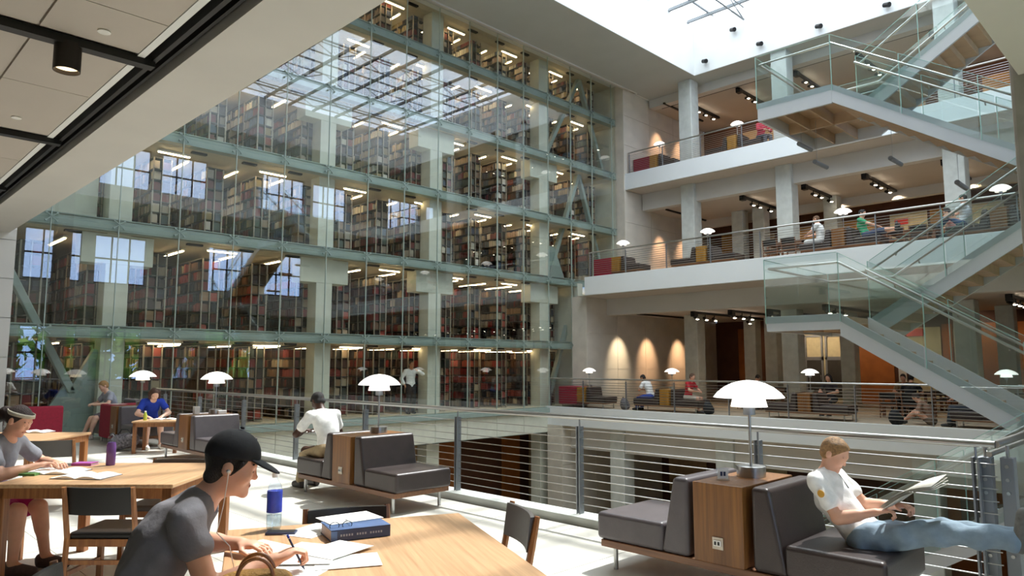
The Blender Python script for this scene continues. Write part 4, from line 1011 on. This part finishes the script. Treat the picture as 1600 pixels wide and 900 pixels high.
    if hairstyle == 'long':
        for a, b in ((-.05, -.055), (-.05, .055), (-.075, 0), (-.02, -.07), (-.02, .07)): Fh.rc(q(a, b, .02), q(a-.02, b*1.15, -.2), .045*s, .035*s, .04)
        hcut = [(q(.045, 0, .03), hf*.9-hu*.3)]
    elif hairstyle == 'tied':
        Fh.el(q(-.135, 0, .0), (.055*s, .05*s, .065*s), HR, .03).rc(q(-.14, 0, -.03), q(-.15, 0, -.09), .035*s, .02*s, .03)
        hcut = [(q(.035, 0, .03), hf*.85-hu*.5)]
    elif hairstyle == 'short':
        Fh.rc(q(-.05, -.035, -.03), q(-.05, .035, -.03), .034*s, .034*s, .03)
        for sg in (-1, 1): Fh.rc(q(.03, sg*.07, .03), q(.025, sg*.074, -.01), .012*s, .008*s, .015)
        hcut = [(q(.058, 0, .070), hf*.86-hu*.5), (q(0, 0, -.07), -hu+hf*.25)]
    elif hairstyle == 'cap':
        Fh.rc(q(-.062, -.038, -.045), q(-.062, .038, -.045), .036*s, .036*s, .03)
        for sg in (-1, 1): Fh.rc(q(.035, sg*.072, .03), q(.03, sg*.074, -.022), .013*s, .009*s, .015)
        hcut = [(q(.05, 0, .03), hf*.8-hu*.55), (q(0, 0, -.085), -hu)]
    link('hair', Fh.mesh(max(h*.7, .005), hcut, 0, .0045, 'hair'), hm, body)
    if hairstyle == 'cap':
        Fc = Field().el(q(-.014, 0, .045), (.110*s, .089*s, .101*s), HR, .02)
        cp = link('cap', Fc.mesh(.006, [(q(0, 0, .035), -hu+hf*.12)], 0, 0, 'cap'), cloth('cap_black', '#1b1d21', .15), body)
        Fv = Field().el(q(.105, 0, .038), (.085*s, .076*s, .009*s), np.array([U_(hf-hu*.25), hs, U_(hu+hf*.25)]), .01)
        link('visor', Fv.mesh(.005, [], 0, 0, 'visor'), 'cap_black', cp)
        link('button', Field().el(q(-.014, 0, .155), (.01, .01, .006), HR, .004).mesh(.003, [], 0, 0, 'button'), 'cap_black', cp)
    M_ = Matrix.Rotation(yaw, 4, 'Z'); w = lambda p: V3(loc)+M_ @ V3(tuple(p))
    return dict(body=body, H=w(H), N=w(N), WR=w(arm[-1][1]), WL=w(arm[1][1]), q=lambda a, b, c: w(q(a, b, c)), ER=w(arm[-1][0]), SR=w(S[-1]), qv=q, AR=arm[-1], S=S, local=(P, C, N, f2, t2, Y, HR, H, s))
# ------------------------------------------------------------------ the people in view
PI = math.pi
cap = figure('young man in black cap and grey T-shirt writing at the foreground table', (1.03, 3.22, 0), math.radians(-28), 'fair', '#17110f', 'cap', .007, 1.05, .565, 20, 38, 17,
             hr=(.555, -.13, .80), hl=(.40, .26, .785), er=(-.35, -.1, -1), el=(-.2, .8, -.8), shirt='#77757a', wr=.006, sleeve=.34, trousers='#39465a', shoes='#3b3b3b', curl=30, curlr=62, fr=(.35, -.14, .08), fl=(.4, .14, .08), tilt=0)
gx, gy = cam2w(5.85, -4.21)
girl = figure('girl with pale headband, grey T-shirt and pink shorts studying at the left table', (gx, gy, 0), math.radians(-45), 'fair', '#2a1713', 'tied', .008, .97, .53, 10, 24, 28,
              hr=(.42, -.06, .80), hl=(.42, .2, .79), shirt='#868890', sleeve=.6, trousers='#b01a68', tlen=.36, shoes='#4a3b3a', fr=(.40, -.22, .08), fl=(.50, .02, .08), female=True)
polo = figure('fair haired young man in white polo and jeans reading a newspaper on the settee', (5.06, 1.77, 0), -PI/2, 'fair', '#9a744a', 'short', .007, .90, .49, -46, -22, 34, nf=48, ls=1.13,
              hr=(.10, -.12, .665), hl=(.16, .10, .685), er=(-.5, -.5, -1), el=(-.5, .5, -1), fr=(1.06, -.05, .64), fl=(1.08, .1, .62), kr=(0, 0, 1), kl=(0, 0, 1),
              shirt='#f0efec', sleeve=.55, collar=True, trousers='#8497a6', shoes='#6b6a66', curl=58, wr=.0065)
man = figure('man in white shirt and khaki trousers bent over a book on the middle settee', (4.93, 8.22, 0), PI/2, 'dark', '#120d0b', 'short', .010, 1.0, .53, 18, 36, 40,
             hr=(.42, -.1, .74), hl=(.45, .12, .74), shirt='#f3f2ee', sleeve=.6, trousers='#b09a78', shoes='#4a4440', fr=(.52, -.1, .08), fl=(.50, .12, .08))
blue = figure('girl in blue T-shirt reading at the small table by the railing', (5.03, 15.12, 0), -PI/2-.15, 'pale', '#4a2f20', 'long', .011, .94, .51, 22, 42, 38, tilt=10,
              hr=(.50, -.14, .62), hl=(.50, .14, .62), shirt='#1f3fae', sleeve=.5, trousers='#3e4a66', tlen=.45, shoes='#e8e4dc', fr=(.5, -.12, .08), fl=(.42, .14, .08), female=True)
blond = figure('blond girl in grey top sitting behind the red seat at the end of the terrace', (5.05, 17.5, 0), PI+.1, 'pale', '#9a7648', 'short', .013, .95, .53, 10, 25, 30,
               hr=(.40, -.1, .75), hl=(.4, .14, .75), shirt='#9ea2ad', sleeve=.5, trousers='#77707a', tlen=.35, shoes='#cfc8c0', fr=(.55, -.1, .08), fl=(.5, .14, .08), female=True)
FAR = [
    ('reader in white shirt and blue bottoms on the left seat of the first balcony settee', (21.4, 14.5, 0), PI/2, dict(l1=15, l2=34, hp=30, shirt='#e8e8e6', trousers='#3d56b0', hair='#17120f', skin='mid')),
    ('reader in red waistcoat with bare legs on the right seat of the first balcony settee', (21.4, 13.0, 0), -PI/2, dict(shirt='#b3202c', trousers='#c9c1b4', tlen=.4, hair='#5a3f2c')),
    ('dark haired person in white shirt at the study table by the middle column', (24.55, 12.2, 0), 0., dict(shirt='#efefec', hair='#15110f', l1=15, l2=35, hp=45, trousers='#30353d')),
    ('long haired person in dark clothes behind the lamp below the landing', (23.3, 9.0, 0), PI, dict(shirt='#2a2224', hair='#1d1412', hairstyle='long', trousers='#2b2b30', female=True)),
    ('person in tan top at the study table behind the railing', (25.05, 7.35, 0), PI, dict(shirt='#8b7355', hair='#1c1512', trousers='#31343b')),
    ('person in black top at the study table behind the railing', (23.75, 6.85, 0), 0., dict(shirt='#1d1d20', hair='#17120f', trousers='#2b2c31')),
    ('person in tan clothes sitting on the floor of the first balcony under the stair', (21.6, 5.75, 0), PI/2, dict(hip=.13, fr=(.7, -.15, .08), fl=(.65, .15, .08), hr=(.35, -.1, .3), hl=(.35, .1, .3), shirt='#8a6b58', trousers='#6a5a4c', l1=20, l2=35, hp=40)),
    ('person in blue jacket with newspaper at the right end of the first balcony', (21.4, 4.75, 0), PI/2, dict(shirt='#2f4468', trousers='#39404a', l1=-8, l2=5, hair='#2a1f1a')),
    ('man in white shirt and shorts on the second balcony settee', (22.4, 8.75, 4.94), PI/2, dict(shirt='#eeeeec', trousers='#e3e3e0', tlen=.45, hair='#6a4a30', l1=0, l2=12)),
    ('man in green shirt lounging with legs stretched on the second balcony', (22.4, 7.4, 4.94), -PI/2, dict(shirt='#3aa070', trousers='#44506c', tlen=.6, l1=-25, l2=0, fr=(.85, -.06, .62), fl=(.85, .1, .58), hair='#1c1613')),
    ('man in pink shirt at the table on the second balcony', (24.0, 5.45, 4.94), PI/2+.1, dict(shirt='#c98f8a', trousers='#33363d', hair='#241b17')),
    ('person in white shirt and jeans lounging at the right of the second balcony', (22.4, 4.9, 4.94), PI/2, dict(shirt='#dfe3e6', trousers='#3f5d86', l1=-18, l2=0, fr=(.6, -.1, .5), fl=(.6, .1, .5), hair='#2a211c')),
    ('person in red jacket seated on the third balcony', (25.95, 12.25, 9.88), -PI/2-.5, dict(shirt='#b3263e', trousers='#4a4a52', hair='#6a4a38', sleeve=1.7)),
]
for lab, loc, yaw, kw in FAR:
    a = dict(h=.02, s=1., hip=.53, hr=(.4, -.1, .72), hl=(.4, .12, .72), fr=(.46, -.12, .08), fl=(.5, .12, .08), wr=0); a.update(kw)
    figure(lab, loc, yaw, **a)
figure('man in white shirt and black trousers standing among the ground floor stacks', (14.45, 19.2, 0), -PI/2-.2, 'mid', '#2a1f1a', 'short', .02, 1.0, .93, 0, 4, 5, hr=(.12, -.27, .95), hl=(.25, .12, 1.42), er=(-.6, -.6, -.2), el=(.2, 1, -.6),
       shirt='#eeeeea', sleeve=1.8, trousers='#1a1a1d', fr=(.05, -.12, .08), fl=(-.05, .12, .08), kr=(1, 0, .1), kl=(1, 0, .1), wr=0, shoes='#141414')
# headband, earphones, emblem
P_, C_, N_, f2_, t2_, Y_, HR_, H_, s_ = girl['local']
hb = MB(); n_ = 28
for k in range(n_):
    a = 2*PI*k/n_
    c = V3(tuple(H_+(HR_[0]*(math.cos(a)*.107-.014)+HR_[1]*math.sin(a)*.087+HR_[2]*(.062+.022*math.cos(a)))*s_))
    up_ = V3(tuple(HR_[2]*.9-HR_[0]*.35))*.016
    hb.v += [tuple(c-up_), tuple(c+up_)]
for k in range(n_): hb.f.append((2*k, 2*((k+1) % n_), 2*((k+1) % n_)+1, 2*k+1))
o = hb.build('headband', cloth('cloth_headband', '#b9b2a2'), girl['body'], smooth=True); md = o.modifiers.new('solid', 'SOLIDIFY'); md.thickness = .006
q_ = cap['q']; e0 = q_(-.005, -.088, -.012)
tag(MB().path([e0, q_(.004, -.092, -.05), q_(.02, -.095, -.14), q_(.03, -.06, -.25), V3((1.32, 2.96, .86)), V3((1.36, 3.0, .76))], .0022, 6).build('earphone_cord', 'white_plastic', smooth=True), 'thin white earphone cord hanging from the ear of the man in the cap', 'earphones')
link('earbud', Field().el((0, 0, 0), (.009, .009, .009)).mesh(.003, [], 0, 0, 'earbud'), 'white_plastic', bpy.data.objects['earphone_cord']).location = e0
P_, C_, N_, f2_, t2_, Y_, HR_, H_, s_ = polo['local']
E_, W_ = polo['AR']; S_ = polo['S'][-1]; ax_ = U_(E_-S_); out = U_(np.array([.15, -1, .1])-ax_*(np.array([.15, -1, .1])@ax_)); c_ = S_+ax_*.09+out*.068
em = Field().el(c_, (.022, .006, .026), np.array([np.cross(out, ax_), out, ax_]), .004)
link('sleeve_emblem', em.mesh(.003, [], 0, 0, 'sleeve_emblem'), mat('emblem_orange', '#d8a03c', .7).name, polo['body'])
pk = Field().rc(N_+f2_*.085-t2_*.05, N_+f2_*.11-t2_*.14, .012, .008, .005); link('placket', pk.mesh(.004, [], 0, 0, 'placket'), 'black_plastic', polo['body'])
# ------------------------------------------------------------------ things on the tables
TZ = .7405
def sheet(name, c, rz, w, d, label, cat, m='paper', z=TZ, t=.002, group=None):
    o = B(-w/2, w/2, -d/2, d/2, 0, t).build(name, m); o.location = (c[0], c[1], z); o.rotation_euler = (0, 0, rz); return tag(o, label, cat, group)
A1 = ra-PI/2
sheet('paper_sheet', (1.56, 2.86), math.radians(30), .22, .29, 'white sheet under the writing hand', 'paper', group='loose sheets')
sheet('paper_sheet', (1.78, 2.80), math.radians(62), .215, .28, 'white sheet with turned corner at the front of the foreground table', 'paper', z=TZ+.003, group='loose sheets')
sheet('paper_sheet', (1.72, 3.08), math.radians(25), .28, .22, 'white sheet touching the textbook', 'paper', z=TZ+.006, group='loose sheets')
sheet('paper_sheet', (1.66, 2.97), math.radians(48), .215, .28, 'white sheet between the writing hand and the textbook', 'paper', z=TZ+.009, group='loose sheets')
sheet('paper_sheet', (1.83, 2.98), math.radians(15), .28, .215, 'white sheet in front of the textbook spine', 'paper', z=TZ+.0115, group='loose sheets')
sheet('paper_sheet', (1.62, 3.28), math.radians(10), .22, .29, 'white sheet beside the phone', 'paper', z=TZ+.0005, group='loose sheets')
tb_ang = math.radians(-17)
def book_thing(loc, rz, w, d, t, label, cover='navy_cover', spine=True):
    r = root('textbook', label, 'book', loc, rz)
    MB().box(-w/2, w/2, -d/2, d/2, 0, .004).box(-w/2, w/2, -d/2, d/2, t-.004, t).box(-w/2, w/2, -d/2, -d/2+.005, 0, t).build('cover', cover, r, bevel=.0015)
    B(-w/2+.004, w/2-.004, -d/2+.006, d/2-.006, .004, t-.004).build('pages', 'page_edge', r)
    return r
tx = book_thing((2.085, 3.215, TZ), tb_ang, .30, .22, .055, 'thick dark blue textbook lying on the foreground table')
B(-.15, .15, -.11, .11, 0, .001).build('top_print', 'blue_cover', tx).location = (0, 0, .0553)
for k in range(16):
    if k in (5, 10): continue
    B(-.004, .004, -.0006, 0, -.005, .005).build('spine_lettering', 'steel_grey', tx).location = (-.10+k*.0135, -.1103, .028)
MB().box(-.15, -.12, -.0008, 0, 0.004, .05).build('spine_band', 'blue_cover', tx).location = (0, -.1102, 0)
sheet('paper_sheet', (2.13, 3.34), math.radians(-8), .29, .21, 'white sheet fanned on top of the textbook', 'paper', z=TZ+.0575, group='loose sheets')
sheet('paper_sheet', (1.98, 3.44), math.radians(20), .29, .21, 'white sheet behind the textbook', 'paper', group='loose sheets')
g = root('eyeglasses', 'dark framed eyeglasses lying on the textbook', 'eyeglasses', (1.985, 3.19, TZ+.065), tb_ang)
for sx in (-.032, .032):
    MB().path([(sx+.024*math.cos(a), .0, .0+.018*math.sin(a)) for a in [2*PI*k/14 for k in range(15)]], .002, 5).build('rim', 'black_plastic', g)
    MB().tube((sx*1.75, 0, .008), (sx*1.7, .12, 0), .002, n=5).build('temple', 'black_plastic', g)
MB().tube((-.008, 0, .006), (.008, 0, .006), .002, n=5).build('bridge', 'black_plastic', g)
ph = root('phone', 'black phone lying beside the water bottle', 'phone', (1.83, 3.50, TZ), math.radians(-40))
B(-.075, .075, -.036, .036, 0, .012).build('case', 'navy_cover', ph, bevel=.004); B(-.068, .068, -.031, .031, .0122, .0128).build('screen', 'black_plastic', ph)
wb = root('water_bottle', 'clear plastic water bottle with blue label on the foreground table', 'bottle', (1.845, 3.615, TZ))
MB().lathe([(.034, 0), (.038, .01), (.0385, .08), (.036, .09), (.0385, .1), (.0385, .19), (.033, .225), (.016, .255), (.0145, .28)], 28).build('body', 'bottle_plastic', wb, smooth=True)
MB().lathe([(.0165, .268), (.0165, .295), (.013, .297)], 20).build('cap', 'white_plastic', wb, smooth=True)
MB().lathe([(.0392, .09), (.0392, .2), (.0392, .2)], 28).build('label_band', 'blue_label', wb, smooth=True)
MB().lathe([(.0335, .005), (.037, .012), (.037, .075)], 24).build('water', glass('water', (.86, .92, .96, 1), .03).name, wb, smooth=True)
pn = cap['WR']; hd_ = V3((.882, -.471, 0)); tip = V3((1.575, 2.80, TZ+.008))
pe = root('pen', 'blue pen in the hand of the man in the cap', 'pen', tip)
MB().path([(0, 0, 0), (-.008, .002, .012), (-.06, .03, .13)], [.001, .0045, .0045], 8).build('barrel', 'navy_cover', pe, smooth=True)
MB().tube((-.061, .0305, .132), (-.067, .034, .146), .005, .0045, 8).build('pen_cap', 'blue_label', pe, smooth=True)
bag = root('handbag', 'woven tan handbag with ring handles at the near left of the foreground table', 'handbag', (1.20, 2.47, TZ), math.radians(-30))
link('pouch', Field().el((0, 0, .07), (.13, .06, .075), None, .03).rc((-.09, 0, .1), (.09, 0, .1), .035, .035, .03).mesh(.008, [((0, 0, 0.004), (0, 0, -1))], 0, .002, 'pouch'), 'wicker', bag)
for dy in (-.03, .035):
    MB().path([(.06*math.cos(a), dy, .12+.07*math.sin(a)) for a in [PI*k/14 for k in range(15)]], .007, 8).build('handle', 'chair_wood', bag, smooth=True)
MB().path([(-.10, -.05, .1), (-.04, -.07, .13), (.03, -.08, .1), (.09, -.075, .04)], .016, 8).build('strap', 'plush', bag, smooth=True)
B(-.02, .02, -.004, 0, 0, .035).build('charm', 'tag_red', bag).location = (-.045, -.078, .06)
# left table
vb = root('sport_bottle', 'violet metal bottle with clear cap on the left table', 'bottle', (1.99, 6.88, TZ))
MB().lathe([(.034, 0), (.037, .008), (.037, .17), (.03, .195)], 26).build('body', 'violet_bottle', vb, smooth=True)
MB().lathe([(.03, .195), (.031, .225), (.024, .25), (.012, .262)], 22).build('cap', 'bottle_plastic', vb, smooth=True)
MB().path([(.02*math.cos(a), 0, .245+.025*math.sin(a)) for a in [PI*k/8 for k in range(9)]], .005, 6).build('loop', 'black_plastic', vb)
def openbook(loc, rz, w, d, label):
    r = root('open_book', label, 'book', loc, rz)
    for sx in (-1, 1):
        m = MB(); n_ = 8
        for i in range(n_+1):
            t = i/n_; x = sx*t*w/2; z = .006+.022*math.sin(PI*min(1, t*1.15)*.95)*(1-.4*t)
            m.v += [(x, -d/2, z), (x, d/2, z), (x, -d/2, .003), (x, d/2, .003)]
        for i in range(n_):
            a = i*4; b = a+4; m.f += [(a, b, b+1, a+1), (a+2, a+3, b+3, b+2), (a, a+2, b+2, b), (a+1, b+1, b+3, a+3)]
        m.f.append((n_*4, n_*4+2, n_*4+3, n_*4+1)); m.build('pages', 'paper', r, smooth=True)
    B(-w/2-.005, w/2+.005, -d/2-.005, d/2+.005, 0, .003).build('cover', 'navy_cover', r); return r
openbook((1.55, 6.75, TZ), D45, .42, .28, 'open white book before the girl with the headband')
openbook((1.66, 6.30, TZ), D45-.1, .40, .26, 'open ring binder at the near edge of the left table')
pb = book_thing((1.84, 7.05, TZ), D45, .17, .12, .022, 'small pink notebook behind the open books', 'pink_cover')
sheet('calculator', (1.36, 6.72), D45, .16, .09, 'green topped calculator under the hand of the girl with the headband', 'calculator', 'green_card', t=.018)
openbook((2.25, 10.9, TZ), D45, .36, .25, 'open book on the table behind the girl with the headband')
# girl in blue's table and things near
jb = root('juice_bottle', 'green juice bottle on the small low table', 'bottle', (4.66, 14.25, .58))
MB().lathe([(.028, 0), (.032, .01), (.032, .1), (.02, .13), (.016, .15)], 18).build('body', 'juice_green', jb, smooth=True)
MB().lathe([(.018, .15), (.018, .17), (.01, .172)], 14).build('cap', 'white_plastic', jb, smooth=True)
openbook((4.97, 14.2, .5805), D45+.2, .44, .28, 'open white book on the small low table')
du = root('duffel_bag', 'patterned black and white duffel bag on the floor by the red seat', 'bag', (4.5, 14.75, 0), D45)
link('sack', Field().rc((-.12, 0, .16), (.12, 0, .2), .15, .13, .05).mesh(.015, [((0, 0, .004), (0, 0, -1))], 0, .006, 'sack'), 'pattern_bag', du)
MB().path([(-.12, -.05, .3), (-.05, -.06, .4), (.06, -.06, .4), (.14, -.05, .3)], .012, 8).build('handle', 'black_plastic', du, smooth=True)
sheet('paper_sheet', (4.85, 16.5), .3, .22, .3, 'white paper on the red seat of the end settee', 'paper', z=.782, group='loose sheets')
# console things
fr_ = root('card_holder', 'small acrylic card holder beside the nearest lamp', 'sign holder', (4.82, 2.66, .77), math.radians(-50))
B(-.045, .045, -.02, .02, 0, .006).build('foot', 'bottle_plastic', fr_); B(-.045, .045, -.004, .004, .006, .085).build('sleeve', 'bottle_plastic', fr_)
B(-.036, .036, -.006, -.0045, .012, .078).build('card', 'white_plastic', fr_); B(-.018, -.002, -.0075, -.006, .03, .06).build('print', 'navy_cover', fr_); B(.004, .02, -.0075, -.006, .03, .06).build('print', 'navy_cover', fr_)
for k, (dx, dy, w, h_) in enumerate(((-.16, .1, .09, .13), (0.18, -.12, .14, .06))):
    o = B(-w/2, w/2, -.04, .04, 0, h_).build('tissue_box', 'white_plastic', bevel=.006); o.location = (5.02+dx, 12.3+dy, .77)
    tag(o, ['tall white box on the third console', 'low white box on the third console'][k], 'box')
openbook((man['WR'].x+.05, man['WR'].y+.1, .70), .2, .36, .26, 'open white book in the hands of the man on the middle settee')
# newspaper
nw = root('newspaper', 'folded newspaper held up by the man in white polo', 'newspaper', ((polo['WR'].x+polo['WL'].x)/2, min(polo['WR'].y, polo['WL'].y)-.10, .755), 0)
for k in range(4):
    m = MB(); n_ = 8
    for i in range(n_+1):
        t = i/n_; y = .10-.30*t; z = -.06+.17*t+.03*math.sin(t*PI*1.1)+.006*k
        y -= .0; m.v += [(-.17, y+.004*k, z), (.17, y+.004*k, z+.012*k*t)]
    for i in range(n_): m.f.append((2*i, 2*i+1, 2*i+3, 2*i+2))
    o = m.build('page', 'newsprint', nw, smooth=True); md = o.modifiers.new('solid', 'SOLIDIFY'); md.thickness = .0015
# far floor things
def backpack(loc, label, m):
    r = root('backpack', label, 'bag', loc, group='far bags')
    link('sack', Field().el((0, 0, .2), (.17, .15, .22), None, .05).rc((0, -.14, .1), (0, -.14, .2), .08, .07, .05).mesh(.02, [((0, 0, .004), (0, 0, -1))], 0, .005, 'sack'), m, r)
    MB().path([(-.06, .05, .38), (0, .06, .45), (.06, .05, .38)], .012, 6).build('grab_loop', 'black_plastic', r)
backpack((21.15, 15.45, 0), 'grey green backpack on the first balcony floor left of the two readers', 'pattern_bag')
backpack((21.1, 12.1, 0), 'dark bag on the first balcony floor beside the bare legged reader', 'dark_bag')
backpack((20.95, 6.45, 0), 'black bag on the first balcony floor under the stair', 'dark_bag')
